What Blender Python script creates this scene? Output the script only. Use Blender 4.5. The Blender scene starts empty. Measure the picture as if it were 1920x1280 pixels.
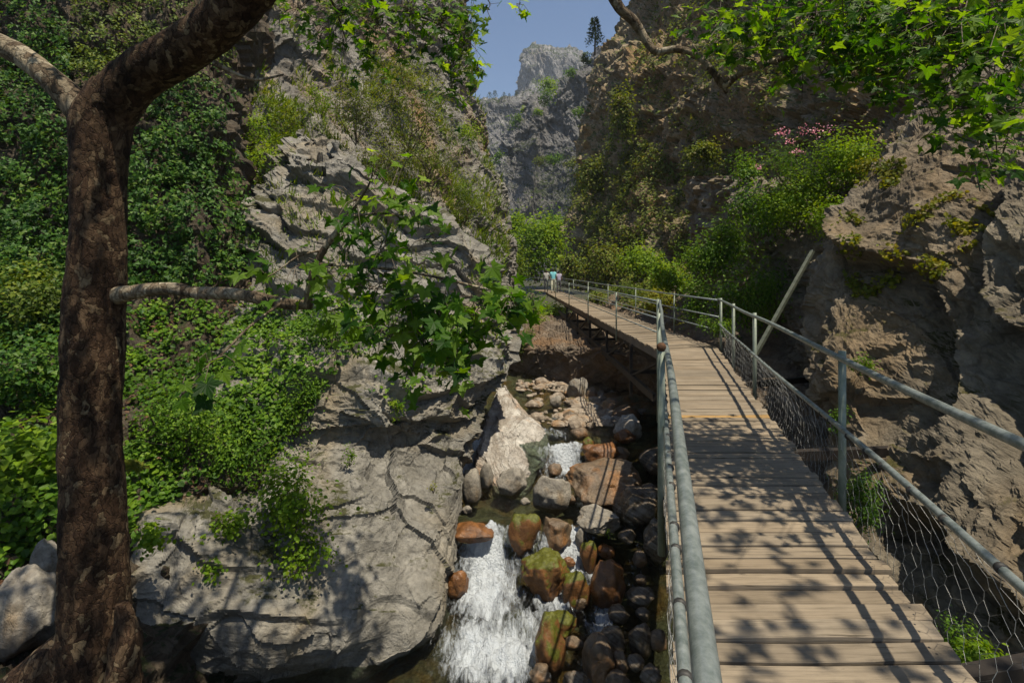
import bpy, bmesh, math, random
import numpy as np
from mathutils import Vector, Matrix

random.seed(7)
rng = np.random.default_rng(7)
scene = bpy.context.scene
col = scene.collection
R = math.radians

# ------------------------------------------------------------------ camera, sky, sun, exposure
CX, HY, F, EYE = 960.0, 505.0, 930.0, 1.7          # photo: centre column, horizon row, focal length in photo pixels, eye height over the deck
cam = bpy.data.objects.new('camera', bpy.data.cameras.new('camera'))
col.objects.link(cam)
cam.location = (0, 0, EYE)
cam.rotation_euler = (R(90), 0, 0)
cam.data.sensor_width = 36.0
cam.data.lens = 36.0 * F / 1920.0
cam.data.shift_y = -(640.0 - HY) / 1920.0
cam.data.clip_start = 0.05
cam.data.clip_end = 6000
scene.camera = cam

SUN = Vector((0.25, -0.24, 1.0)).normalized()      # direction to the sun
world = bpy.data.worlds.new('World')
scene.world = world
world.use_nodes = True
wn = world.node_tree
sky = wn.nodes.new('ShaderNodeTexSky')
sky.sky_type = 'NISHITA'
sky.sun_disc = False
sky.sun_elevation = math.asin(SUN.z)
sky.sun_rotation = math.atan2(SUN.x, SUN.y)
sky.air_density = 1.0
sky.dust_density = 0.7
sky.ozone_density = 2.4
wn.links.new(sky.outputs[0], wn.nodes['Background'].inputs[0])
wn.nodes['Background'].inputs[1].default_value = 0.095
sl = bpy.data.lights.new('sun', 'SUN')
sl.energy = 5.0
sl.angle = R(0.5)
sl.color = (1.0, 0.91, 0.74)
sun = bpy.data.objects.new('sun', sl)
sun.rotation_euler = (-SUN).to_track_quat('-Z', 'Y').to_euler()
col.objects.link(sun)
scene.view_settings.view_transform = 'Standard'
scene.view_settings.look = 'None'
scene.view_settings.exposure = 0.36
scene.view_settings.gamma = 1.0
scene.view_settings.use_curve_mapping = False
scene.render.engine = 'CYCLES'
cy = scene.cycles
cy.use_denoising = True
cy.max_bounces = 6
cy.diffuse_bounces = 2
cy.glossy_bounces = 3
cy.transmission_bounces = 4
cy.transparent_max_bounces = 8
cy.caustics_reflective = False
cy.caustics_refractive = False
cy.sample_clamp_indirect = 4.0


# ------------------------------------------------------------------ helpers
def P(px, py, Y):
    return np.array([(px - CX) / F * Y, Y, EYE - (py - HY) / F * Y])


def topx(p):
    return CX + F * p[..., 0] / p[..., 1], HY + F * (EYE - p[..., 2]) / p[..., 1]


GR = np.array([[1, 1, 0], [-1, 1, 0], [1, -1, 0], [-1, -1, 0], [1, 0, 1], [-1, 0, 1], [1, 0, -1], [-1, 0, -1],
               [0, 1, 1], [0, -1, 1], [0, 1, -1], [0, -1, -1], [1, 1, 0], [-1, 1, 0], [0, -1, 1], [0, -1, -1]], np.float32)


def hsh(x, y, z, seed):
    h = (x.astype(np.uint32) * np.uint32(374761393) + y.astype(np.uint32) * np.uint32(668265263)
         + z.astype(np.uint32) * np.uint32(2246822519) + np.uint32((seed * 974634777) & 0xffffffff))
    h = (h ^ (h >> np.uint32(13))) * np.uint32(1274126177)
    h = (h ^ (h >> np.uint32(15))) * np.uint32(2654435769)
    return h ^ (h >> np.uint32(16))


def perlin(p, seed=0):
    p = np.asarray(p, np.float32)
    i = np.floor(p).astype(np.int32)
    f = p - i
    u = f * f * f * (f * (f * 6 - 15) + 10)
    out = np.zeros(p.shape[:-1], np.float32)
    for dx in (0, 1):
        wx = u[..., 0] if dx else 1 - u[..., 0]
        for dy in (0, 1):
            wy = u[..., 1] if dy else 1 - u[..., 1]
            for dz in (0, 1):
                wz = u[..., 2] if dz else 1 - u[..., 2]
                g = GR[hsh(i[..., 0] + dx, i[..., 1] + dy, i[..., 2] + dz, seed) & np.uint32(15)]
                d = g[..., 0] * (f[..., 0] - dx) + g[..., 1] * (f[..., 1] - dy) + g[..., 2] * (f[..., 2] - dz)
                out += wx * wy * wz * d
    return out


def fbm(p, octv=4, seed=0, gain=0.5, ridged=False):
    p = np.asarray(p, np.float32)
    out, a, s = 0.0, 1.0, 1.0
    for o in range(octv):
        n = perlin(p * s + o * 17.3, seed + o)
        if ridged:
            n = 0.5 - 1.4 * np.abs(n)
        out = out + a * n
        a *= gain
        s *= 2.03
    return out


def facet(q, seed=0, tilt=0.9, step=0.5, crack=0.25):
    """Blocky relief: each Voronoi cell is a tilted plane, with a groove where cells meet."""
    q = np.asarray(q, np.float32)
    i = np.floor(q).astype(np.int32)
    f1 = np.full(q.shape[:-1], 9.0, np.float32)
    f2 = f1.copy()
    val = np.zeros_like(f1)
    for dx in (-1, 0, 1):
        for dy in (-1, 0, 1):
            for dz in (-1, 0, 1):
                cx, cy_, cz = i[..., 0] + dx, i[..., 1] + dy, i[..., 2] + dz
                h = hsh(cx, cy_, cz, seed)
                jx = (h & np.uint32(1023)).astype(np.float32) / 1023
                jy = ((h >> np.uint32(10)) & np.uint32(1023)).astype(np.float32) / 1023
                jz = ((h >> np.uint32(20)) & np.uint32(1023)).astype(np.float32) / 1023
                ax, ay, az = q[..., 0] - cx - jx, q[..., 1] - cy_ - jy, q[..., 2] - cz - jz
                d = ax * ax + ay * ay + az * az
                h2 = h * np.uint32(2654435761)
                rr = ((h2 >> np.uint32(8)) & np.uint32(1023)).astype(np.float32) / 511.5 - 1
                gx = ((h2 >> np.uint32(3)) & np.uint32(255)).astype(np.float32) / 127.5 - 1
                gz = ((h2 >> np.uint32(18)) & np.uint32(255)).astype(np.float32) / 127.5 - 1
                v = rr * step + tilt * (gx * (ax + 0.5 * ay) + gz * az)
                near = d < f1
                f2 = np.where(near, f1, np.minimum(f2, d))
                val = np.where(near, v, val)
                f1 = np.where(near, d, f1)
    e = np.sqrt(f2) - np.sqrt(f1)
    return val - crack * np.clip(1 - e / 0.12, 0, 1)


def cr_up(A, n):
    """Catmull-Rom up-sampling of rows of A to n samples."""
    A = np.asarray(A, np.float64)
    m = A.shape[0]
    t = np.linspace(0, m - 1, n)
    i = np.minimum(t.astype(int), m - 2)
    f = (t - i).reshape((-1,) + (1,) * (A.ndim - 1))
    p0, p1, p2, p3 = A[np.maximum(i - 1, 0)], A[i], A[i + 1], A[np.minimum(i + 2, m - 1)]
    return 0.5 * ((2 * p1) + (-p0 + p2) * f + (2 * p0 - 5 * p1 + 4 * p2 - p3) * f * f + (-p0 + 3 * p1 - 3 * p2 + p3) * f ** 3)


def gnormal(G):
    du = np.gradient(G, axis=0)
    dv = np.gradient(G, axis=1)
    n = np.cross(dv, du)
    n /= np.linalg.norm(n, axis=-1, keepdims=True) + 1e-9
    return n


def mesh_np(name, verts, faces_flat, n_per, mat, parent=None, smooth=True):
    """verts (N,3); faces_flat int array with n_per corners per face."""
    me = bpy.data.meshes.new(name)
    verts = np.ascontiguousarray(verts, np.float32)
    faces_flat = np.ascontiguousarray(faces_flat, np.int32).ravel()
    nf = len(faces_flat) // n_per
    me.vertices.add(len(verts))
    me.vertices.foreach_set('co', verts.ravel())
    me.loops.add(len(faces_flat))
    me.loops.foreach_set('vertex_index', faces_flat)
    me.polygons.add(nf)
    me.polygons.foreach_set('loop_start', np.arange(0, nf * n_per, n_per, dtype=np.int32))
    me.polygons.foreach_set('use_smooth', np.full(nf, smooth))
    me.update(calc_edges=True)
    if mat:
        me.materials.append(mat)
    o = bpy.data.objects.new(name, me)
    col.objects.link(o)
    if parent:
        o.parent = parent
    return o


def pyobj(name, verts, faces, mat, parent=None, smooth=False):
    me = bpy.data.meshes.new(name)
    me.from_pydata([tuple(v) for v in verts], [], faces)
    me.update()
    if smooth:
        me.polygons.foreach_set('use_smooth', [True] * len(me.polygons))
    if mat:
        me.materials.append(mat)
    o = bpy.data.objects.new(name, me)
    col.objects.link(o)
    if parent:
        o.parent = parent
    return o


def grid_faces(nu, nv):
    a = np.arange(nu * nv).reshape(nu, nv)
    return np.stack([a[:-1, :-1], a[1:, :-1], a[1:, 1:], a[:-1, 1:]], -1).reshape(-1, 4)


def tag(o, label=None, cat=None, group=None, kind=None):
    if label:
        o['label'] = label
    if cat:
        o['category'] = cat
    if group:
        o['group'] = group
    if kind:
        o['kind'] = kind
    return o


def empty(name, loc):
    o = bpy.data.objects.new(name, None)
    o.location = loc
    o.empty_display_size = 0.2
    col.objects.link(o)
    return o


def rebase(root):
    """Children were built in world coordinates: keep them there under a moved Empty."""
    inv = Matrix.Translation(-Vector(root.location))
    for c in root.children:
        c.matrix_parent_inverse = inv


# ------------------------------------------------------------------ materials
def nt(name):
    m = bpy.data.materials.new(name)
    m.use_nodes = True
    t = m.node_tree
    return m, t, t.nodes['Principled BSDF'], t.nodes, t.links


def ramp(nodes, links, fac, stops):
    r = nodes.new('ShaderNodeValToRGB')
    e = r.color_ramp.elements
    while len(e) < len(stops):
        e.new(0.5)
    for k, (p, c) in enumerate(stops):
        e[k].position = p
        e[k].color = (*c, 1) if len(c) == 3 else c
    links.new(fac, r.inputs[0])
    return r.outputs[0]


def mix(nodes, links, fac, a, b, mode='MIX'):
    m = nodes.new('ShaderNodeMix')
    m.data_type = 'RGBA'
    m.blend_type = mode
    for sock, v in ((0, fac), (6, a), (7, b)):
        if isinstance(v, (float, int)):
            m.inputs[sock].default_value = v
        elif isinstance(v, tuple):
            m.inputs[sock].default_value = (*v, 1)
        else:
            links.new(v, m.inputs[sock])
    return m.outputs[2]


def mth(nodes, links, op, a, b=0.0, clamp=False):
    m = nodes.new('ShaderNodeMath')
    m.operation = op
    m.use_clamp = clamp
    for k, v in enumerate((a, b)):
        if isinstance(v, (float, int)):
            m.inputs[k].default_value = v
        else:
            links.new(v, m.inputs[k])
    return m.outputs[0]


def noise(nodes, links, vec, scale, detail=6, rough=0.6, dist=0.0):
    n = nodes.new('ShaderNodeTexNoise')
    n.inputs['Scale'].default_value = scale
    n.inputs['Detail'].default_value = detail
    n.inputs['Roughness'].default_value = rough
    n.inputs['Distortion'].default_value = dist
    links.new(vec, n.inputs['Vector'])
    return n.outputs['Fac']


def mapping(nodes, links, vec, rot=(0, 0, 0), scale=(1, 1, 1)):
    m = nodes.new('ShaderNodeMapping')
    m.inputs['Rotation'].default_value = rot
    m.inputs['Scale'].default_value = scale
    links.new(vec, m.inputs['Vector'])
    return m.outputs[0]


def rock_mat(name, dark, light, stain=None, s=1.0, stain_amt=0.5, strata=None, strata_col=None, strata_amt=0.0,
             moss=None, moss_amt=0.0, moss_up=0.3, rough=0.85, bump=0.5, spec=0.25, lichen=0.25, crack=0.5):
    m, t, b, N, L = nt(name)
    tc = N.new('ShaderNodeTexCoord').outputs['Object']
    n1 = noise(N, L, tc, 1.3 * s, 10, 0.62, 0.4)
    c = ramp(N, L, n1, [(0.28, dark), (0.52, tuple((d + l) / 2 for d, l in zip(dark, light))), (0.72, light)])
    if stain:
        n2 = noise(N, L, mapping(N, L, tc, (0.2, 0.1, 0), (1, 1, 0.45)), 0.55 * s, 7, 0.6, 0.6)
        f = ramp(N, L, n2, [(0.62 - 0.3 * stain_amt, (0, 0, 0)), (0.8 - 0.25 * stain_amt, (1, 1, 1))])
        c = mix(N, L, f, c, stain)
    if strata:
        mp = mapping(N, L, tc, tuple(Vector(strata).to_track_quat('Z', 'Y').to_euler()), (2.0 / s, 2.0 / s, 0.11 / s))
        mp.node.vector_type = 'TEXTURE'
        n3 = noise(N, L, mp, 1.0, 8, 0.62, 0.5)
        f = ramp(N, L, n3, [(0.42, (0, 0, 0)), (0.6, (1, 1, 1))])
        c = mix(N, L, mth(N, L, 'MULTIPLY', f, strata_amt), c, strata_col or dark)
    n4 = noise(N, L, tc, 9 * s, 8, 0.7)
    c = mix(N, L, 0.75, c, ramp(N, L, n4, [(0.30, (0.42, 0.41, 0.39)), (0.47, (0.92, 0.92, 0.91)), (0.66, (1.22, 1.22, 1.2))]), 'MULTIPLY')
    if lichen:
        n5 = noise(N, L, tc, 3.2 * s, 9, 0.75, 0.2)
        f = ramp(N, L, n5, [(0.62, (0, 0, 0)), (0.68, (1, 1, 1))])
        c = mix(N, L, mth(N, L, 'MULTIPLY', f, lichen), c, tuple(min(1, l * 1.5) for l in light))
    if crack:
        v = N.new('ShaderNodeTexVoronoi')
        v.feature = 'DISTANCE_TO_EDGE'
        v.inputs['Scale'].default_value = 1.6 * s
        nz = N.new('ShaderNodeTexNoise')
        nz.inputs['Scale'].default_value = 2.0 * s
        nz.inputs['Detail'].default_value = 6
        L.new(tc, nz.inputs['Vector'])
        L.new(mix(N, L, 0.35, tc, nz.outputs['Color']), v.inputs['Vector'])
        crk = ramp(N, L, v.outputs['Distance'], [(0.0, (1, 1, 1)), (0.03, (0, 0, 0))])
        c = mix(N, L, mth(N, L, 'MULTIPLY', crk, 0.6 * crack), c, tuple(x * 0.3 for x in dark))
    if moss:
        geo = N.new('ShaderNodeNewGeometry')
        sx = N.new('ShaderNodeSeparateXYZ')
        L.new(geo.outputs['Normal'], sx.inputs[0])
        n6 = noise(N, L, tc, 1.1 * s, 8, 0.65, 0.3)
        q = mth(N, L, 'ADD', mth(N, L, 'MULTIPLY', sx.outputs[2], moss_up), n6)
        f = ramp(N, L, q, [(0.78 - 0.35 * moss_amt, (0, 0, 0)), (0.86 - 0.35 * moss_amt, (1, 1, 1))])
        n7 = noise(N, L, tc, 30, 3, 0.6)
        mc = ramp(N, L, n7, [(0.3, tuple(x * 0.45 for x in moss)), (0.7, moss)])
        c = mix(N, L, f, c, mc)
    L.new(c, b.inputs['Base Color'])
    nr = noise(N, L, tc, 4 * s, 5, 0.6)
    rr = N.new('ShaderNodeMapRange')
    L.new(nr, rr.inputs[0])
    rr.inputs[1].default_value, rr.inputs[2].default_value = 0.3, 0.7
    rr.inputs[3].default_value, rr.inputs[4].default_value = max(0.1, rough - 0.12), min(1, rough + 0.1)
    L.new(rr.outputs[0], b.inputs['Roughness'])
    b.inputs['Specular IOR Level'].default_value = spec
    h = mth(N, L, 'ADD', mth(N, L, 'MULTIPLY', noise(N, L, tc, 4.0 * s, 14, 0.74, 0.3), 1.2), mth(N, L, 'MULTIPLY', n4, 0.25))
    if strata:
        h = mth(N, L, 'ADD', h, mth(N, L, 'MULTIPLY', n3, 0.7))
    if crack:
        h = mth(N, L, 'SUBTRACT', h, mth(N, L, 'MULTIPLY', crk, 0.35 * crack))
    bp = N.new('ShaderNodeBump')
    bp.inputs['Strength'].default_value = bump
    bp.inputs['Distance'].default_value = 0.2 / s
    L.new(h, bp.inputs['Height'])
    L.new(bp.outputs[0], b.inputs['Normal'])
    return m


def leaf_mat(name, cols, transl=0.45, rough=0.5, tcol=None, spec=0.2, gain=(1.75, 1.5)):
    cols = [(min(1, c[0] * gain[0]), min(1, c[1] * gain[1]), c[2] * (0.8 if gain[0] > 1 else 1)) for c in cols]
    rough, spec = max(rough, 0.5), min(spec, 0.22)
    m, t, b, N, L = nt(name)
    g = N.new('ShaderNodeNewGeometry')
    oi = N.new('ShaderNodeObjectInfo')
    r = mth(N, L, 'FRACT', mth(N, L, 'ADD', g.outputs['Random Per Island'], oi.outputs['Random']))
    k = len(cols)
    c = ramp(N, L, r, [(i / max(1, k - 1), cc) for i, cc in enumerate(cols)])
    pn = noise(N, L, N.new('ShaderNodeTexCoord').outputs['Object'], 0.9, 3, 0.6)
    c = mix(N, L, 1.0, c, ramp(N, L, pn, [(0.33, (0.55, 0.6, 0.55)), (0.5, (0.95, 0.95, 0.9)), (0.67, (1.45, 1.25, 1.0))]), 'MULTIPLY')
    L.new(c, b.inputs['Base Color'])
    b.inputs['Roughness'].default_value = rough
    b.inputs['Specular IOR Level'].default_value = spec
    tr = N.new('ShaderNodeBsdfTranslucent')
    L.new(mix(N, L, 1.0, c, tcol or (1.8, 1.6, 0.3), 'MULTIPLY'), tr.inputs[0])
    ms = N.new('ShaderNodeMixShader')
    ms.inputs[0].default_value = transl
    L.new(b.outputs[0], ms.inputs[1])
    L.new(tr.outputs[0], ms.inputs[2])
    L.new(ms.outputs[0], t.nodes['Material Output'].inputs[0])
    return m


def plain_mat(name, a, bcol, scale=8.0, rough=0.5, metal=0.0, bump=0.15, spec=0.4, stretch=(1, 1, 1), stops=(0.35, 0.65)):
    m, t, b, N, L = nt(name)
    tc = N.new('ShaderNodeTexCoord').outputs['Object']
    n = noise(N, L, mapping(N, L, tc, (0, 0, 0), stretch), scale, 8, 0.65)
    L.new(ramp(N, L, n, [(stops[0], a), (stops[1], bcol)]), b.inputs['Base Color'])
    b.inputs['Roughness'].default_value = rough
    b.inputs['Metallic'].default_value = metal
    b.inputs['Specular IOR Level'].default_value = spec
    bp = N.new('ShaderNodeBump')
    bp.inputs['Strength'].default_value = bump
    bp.inputs['Distance'].default_value = 0.02
    L.new(n, bp.inputs['Height'])
    L.new(bp.outputs[0], b.inputs['Normal'])
    return m


M = {}
M['outcrop'] = rock_mat('limestone_outcrop', (0.125, 0.117, 0.10), (0.36, 0.337, 0.295), (0.25, 0.20, 0.13), 1.1, 0.42,
                        (0.32, -0.25, 0.9), (0.13, 0.12, 0.10), 0.4, moss=(0.075, 0.075, 0.03), moss_amt=0.02, bump=0.55)
M['cliff_grey'] = rock_mat('grey_cliff', (0.17, 0.158, 0.14), (0.44, 0.41, 0.36), (0.42, 0.25, 0.11), 0.35, 0.5,
                           (0.75, -0.2, 0.6), (0.12, 0.11, 0.10), 0.5, bump=0.8)
M['cliff_brown'] = rock_mat('brown_cliff', (0.20, 0.15, 0.09), (0.50, 0.40, 0.27), (0.38, 0.23, 0.10), 0.4, 0.5,
                            (0.75, 0.3, 0.35), (0.11, 0.085, 0.055), 0.4, moss=(0.10, 0.12, 0.022), moss_amt=0.42, moss_up=0.25, bump=0.8)
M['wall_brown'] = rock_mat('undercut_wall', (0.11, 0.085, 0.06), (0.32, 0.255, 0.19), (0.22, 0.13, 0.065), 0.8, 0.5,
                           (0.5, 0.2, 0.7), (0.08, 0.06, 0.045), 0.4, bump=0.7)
M['near_rock'] = rock_mat('near_rock', (0.13, 0.105, 0.075), (0.37, 0.315, 0.235), (0.24, 0.165, 0.09), 1.0, 0.4,
                          (-0.46, -0.40, 0.80), (0.10, 0.085, 0.065), 0.55, moss=(0.085, 0.075, 0.02), moss_amt=0.04, bump=0.65)
M['bank'] = rock_mat('bank_soil', (0.04, 0.03, 0.02), (0.16, 0.13, 0.095), (0.09, 0.06, 0.035), 1.4, 0.6, bump=0.8,
                     moss=(0.045, 0.055, 0.018), moss_amt=0.15, lichen=0.1)
M['far_rock'] = rock_mat('far_mountain', (0.17, 0.165, 0.17), (0.46, 0.44, 0.42), (0.28, 0.235, 0.19), 0.05, 0.25,
                         (0.85, 0.2, 0.3), (0.11, 0.11, 0.115), 0.4, moss=(0.06, 0.085, 0.025), moss_amt=0.22, moss_up=0.4, bump=1.0)
M['slab'] = rock_mat('banded_slab', (0.30, 0.27, 0.24), (0.60, 0.57, 0.52), (0.42, 0.20, 0.06), 1.6, 0.3,
                     (0.45, -0.3, 0.8), (0.20, 0.165, 0.13), 0.75, bump=0.5, lichen=0.0)
M['b_grey'] = rock_mat('boulder_grey', (0.13, 0.115, 0.095), (0.38, 0.345, 0.29), (0.22, 0.15, 0.08), 2.6, 0.35, bump=0.5)
M['b_pale'] = rock_mat('boulder_pale', (0.24, 0.215, 0.18), (0.52, 0.48, 0.42), (0.28, 0.2, 0.12), 2.6, 0.3, bump=0.45)
M['b_brown'] = rock_mat('boulder_brown', (0.075, 0.05, 0.03), (0.25, 0.18, 0.115), (0.30, 0.13, 0.035), 2.4, 0.45, rough=0.4, spec=0.5, bump=0.5)
M['b_orange'] = rock_mat('boulder_orange', (0.085, 0.035, 0.012), (0.30, 0.13, 0.04), (0.07, 0.035, 0.018), 2.4, 0.5, rough=0.35, spec=0.5, bump=0.4, lichen=0)
M['b_moss'] = rock_mat('boulder_moss', (0.085, 0.035, 0.012), (0.30, 0.135, 0.04), (0.08, 0.04, 0.018), 2.2, 0.45, moss=(0.12, 0.125, 0.014),
                       moss_amt=0.6, moss_up=0.32, rough=0.5, spec=0.4, bump=0.4, lichen=0)
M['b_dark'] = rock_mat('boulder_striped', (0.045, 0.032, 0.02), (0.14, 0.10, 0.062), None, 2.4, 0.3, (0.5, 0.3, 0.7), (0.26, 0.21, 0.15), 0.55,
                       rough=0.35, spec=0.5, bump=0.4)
M['bed'] = rock_mat('stream_bed', (0.07, 0.055, 0.03), (0.30, 0.25, 0.15), (0.30, 0.14, 0.045), 2.5, 0.55, rough=0.45, bump=0.8)
M['gravel'] = rock_mat('gravel', (0.12, 0.09, 0.065), (0.40, 0.34, 0.27), (0.25, 0.14, 0.06), 4.0, 0.4, bump=0.3, crack=0)
M['bark'] = rock_mat('plane_bark', (0.022, 0.014, 0.010), (0.19, 0.125, 0.08), (0.25, 0.195, 0.125), 4.0, 0.25, rough=0.9, bump=1.0, spec=0.15,
                     lichen=0.2, crack=0.8)
def bark_mat(name, cells, scale):
    m, t, b, N, L = nt(name)
    tc = N.new('ShaderNodeTexCoord').outputs['Object']
    nz = N.new('ShaderNodeTexNoise')
    nz.inputs['Scale'].default_value = 5.0
    nz.inputs['Detail'].default_value = 6
    L.new(tc, nz.inputs['Vector'])
    wv = mix(N, L, 0.22, mapping(N, L, tc, (0, 0, 0), (1, 1, 0.55)), nz.outputs['Color'])
    v = N.new('ShaderNodeTexVoronoi')
    v.inputs['Scale'].default_value = scale
    L.new(wv, v.inputs['Vector'])
    sx = N.new('ShaderNodeSeparateColor')
    L.new(v.outputs['Color'], sx.inputs[0])
    c = ramp(N, L, sx.outputs[0], cells)
    ve = N.new('ShaderNodeTexVoronoi')
    ve.feature = 'DISTANCE_TO_EDGE'
    ve.inputs['Scale'].default_value = scale
    L.new(wv, ve.inputs['Vector'])
    ed = ramp(N, L, ve.outputs['Distance'], [(0.0, (0, 0, 0)), (0.10, (1, 1, 1))])
    fn = noise(N, L, mapping(N, L, tc, (0, 0, 0), (1, 1, 0.5)), 26, 9, 0.7)
    big = noise(N, L, mapping(N, L, tc, (0, 0, 0), (1, 1, 0.45)), 2.6, 5, 0.6)
    c = mix(N, L, 1.0, c, ramp(N, L, fn, [(0.32, (0.35, 0.33, 0.31)), (0.55, (1, 1, 1)), (0.7, (1.3, 1.28, 1.25))]), 'MULTIPLY')
    c = mix(N, L, 1.0, c, ramp(N, L, big, [(0.35, (0.40, 0.36, 0.34)), (0.6, (1.15, 1.12, 1.1))]), 'MULTIPLY')
    c = mix(N, L, 0.4, c, ramp(N, L, ed, [(0, (0.25, 0.22, 0.2)), (1, (1, 1, 1))]), 'MULTIPLY')
    L.new(c, b.inputs['Base Color'])
    b.inputs['Roughness'].default_value = 0.9
    b.inputs['Specular IOR Level'].default_value = 0.15
    bp = N.new('ShaderNodeBump')
    bp.inputs['Strength'].default_value = 0.9
    bp.inputs['Distance'].default_value = 0.03
    hh = mth(N, L, 'ADD', mth(N, L, 'MULTIPLY', ed, 0.35), mth(N, L, 'ADD', fn, mth(N, L, 'MULTIPLY', sx.outputs[1], 0.3)))
    L.new(hh, bp.inputs['Height'])
    L.new(bp.outputs[0], b.inputs['Normal'])
    return m


M['bark'] = bark_mat('flaking_plane_bark', [(0.0, (0.04, 0.024, 0.015)), (0.45, (0.075, 0.045, 0.027)), (0.75, (0.12, 0.078, 0.046)), (0.92, (0.17, 0.12, 0.072)), (1.0, (0.25, 0.195, 0.12))], 24)
M['limb'] = bark_mat('mottled_limb_bark', [(0.0, (0.14, 0.105, 0.07)), (0.4, (0.24, 0.19, 0.13)), (0.75, (0.34, 0.29, 0.205)), (1.0, (0.46, 0.41, 0.31))], 15)
M['twig'] = plain_mat('twig', (0.06, 0.045, 0.03), (0.15, 0.115, 0.08), 20, 0.85)
M['ivy'] = leaf_mat('ivy_leaf', [(0.014, 0.045, 0.010), (0.03, 0.085, 0.016), (0.055, 0.13, 0.022), (0.09, 0.15, 0.03)], 0.3, 0.3, spec=0.5, gain=(1.15, 1.15))
M['ivy_yellow'] = leaf_mat('climber_leaf', [(0.03, 0.06, 0.012), (0.08, 0.115, 0.02), (0.13, 0.16, 0.035)], 0.3, 0.35, gain=(1.2, 1.25))
M['plane_leaf'] = leaf_mat('plane_leaf', [(0.010, 0.040, 0.007), (0.022, 0.075, 0.010), (0.045, 0.12, 0.014), (0.08, 0.165, 0.022), (0.10, 0.19, 0.06)], 0.56, 0.42, (2.0, 1.8, 0.25))
M['shrub'] = leaf_mat('shrub_leaf', [(0.018, 0.055, 0.010), (0.045, 0.115, 0.016), (0.085, 0.17, 0.028)], 0.4, 0.35, spec=0.5)
M['bright'] = leaf_mat('bright_leaf', [(0.05, 0.12, 0.012), (0.085, 0.17, 0.018), (0.13, 0.22, 0.03)], 0.45, 0.4)
M['olive'] = leaf_mat('olive_scrub', [(0.055, 0.07, 0.012), (0.11, 0.135, 0.02), (0.17, 0.18, 0.035), (0.13, 0.10, 0.045)], 0.35, 0.6, spec=0.2, gain=(1.0, 1.2))
M['yellowish'] = leaf_mat('sun_bleached_leaf', [(0.10, 0.12, 0.015), (0.19, 0.19, 0.02), (0.25, 0.20, 0.03)], 0.4, 0.5, gain=(0.9, 1.05))
M['grass'] = leaf_mat('grass_blade', [(0.055, 0.075, 0.015), (0.10, 0.14, 0.022), (0.17, 0.17, 0.05)], 0.4, 0.5, gain=(1.15, 1.4))
M['pine'] = leaf_mat('pine_needle', [(0.012, 0.03, 0.012), (0.03, 0.06, 0.02), (0.05, 0.085, 0.03)], 0.1, 0.6)
M['flower'] = leaf_mat('oleander_petal', [(0.66, 0.22, 0.32), (0.75, 0.34, 0.43), (0.8, 0.48, 0.55)], 0.3, 0.5, (1, 0.8, 0.9), gain=(1, 1))
M['dry'] = leaf_mat('dry_leaf', [(0.10, 0.05, 0.025), (0.20, 0.10, 0.045), (0.28, 0.17, 0.09)], 0.2, 0.7, gain=(0.7, 0.75))
M['steel'] = plain_mat('galvanised_pipe', (0.15, 0.18, 0.17), (0.33, 0.36, 0.345), 24, 0.42, 0.5, 0.2)
M['post'] = plain_mat('painted_post', (0.15, 0.18, 0.14), (0.26, 0.29, 0.235), 10, 0.55, 0.2, 0.2)
M['strut'] = plain_mat('strut_paint', (0.05, 0.058, 0.042), (0.10, 0.108, 0.08), 10, 0.6, 0.1, 0.2)
M['rust'] = plain_mat('rusty_cap', (0.05, 0.025, 0.012), (0.14, 0.06, 0.025), 30, 0.8, 0.2, 0.3)
M['wire'] = plain_mat('wire', (0.22, 0.22, 0.21), (0.38, 0.38, 0.36), 20, 0.45, 0.6)
M['girder'] = plain_mat('dark_girder', (0.015, 0.013, 0.012), (0.045, 0.035, 0.028), 6, 0.6, 0.3)
M['tie'] = plain_mat('tie_wire', (0.03, 0.03, 0.03), (0.07, 0.065, 0.06), 20, 0.6, 0.4)


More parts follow.
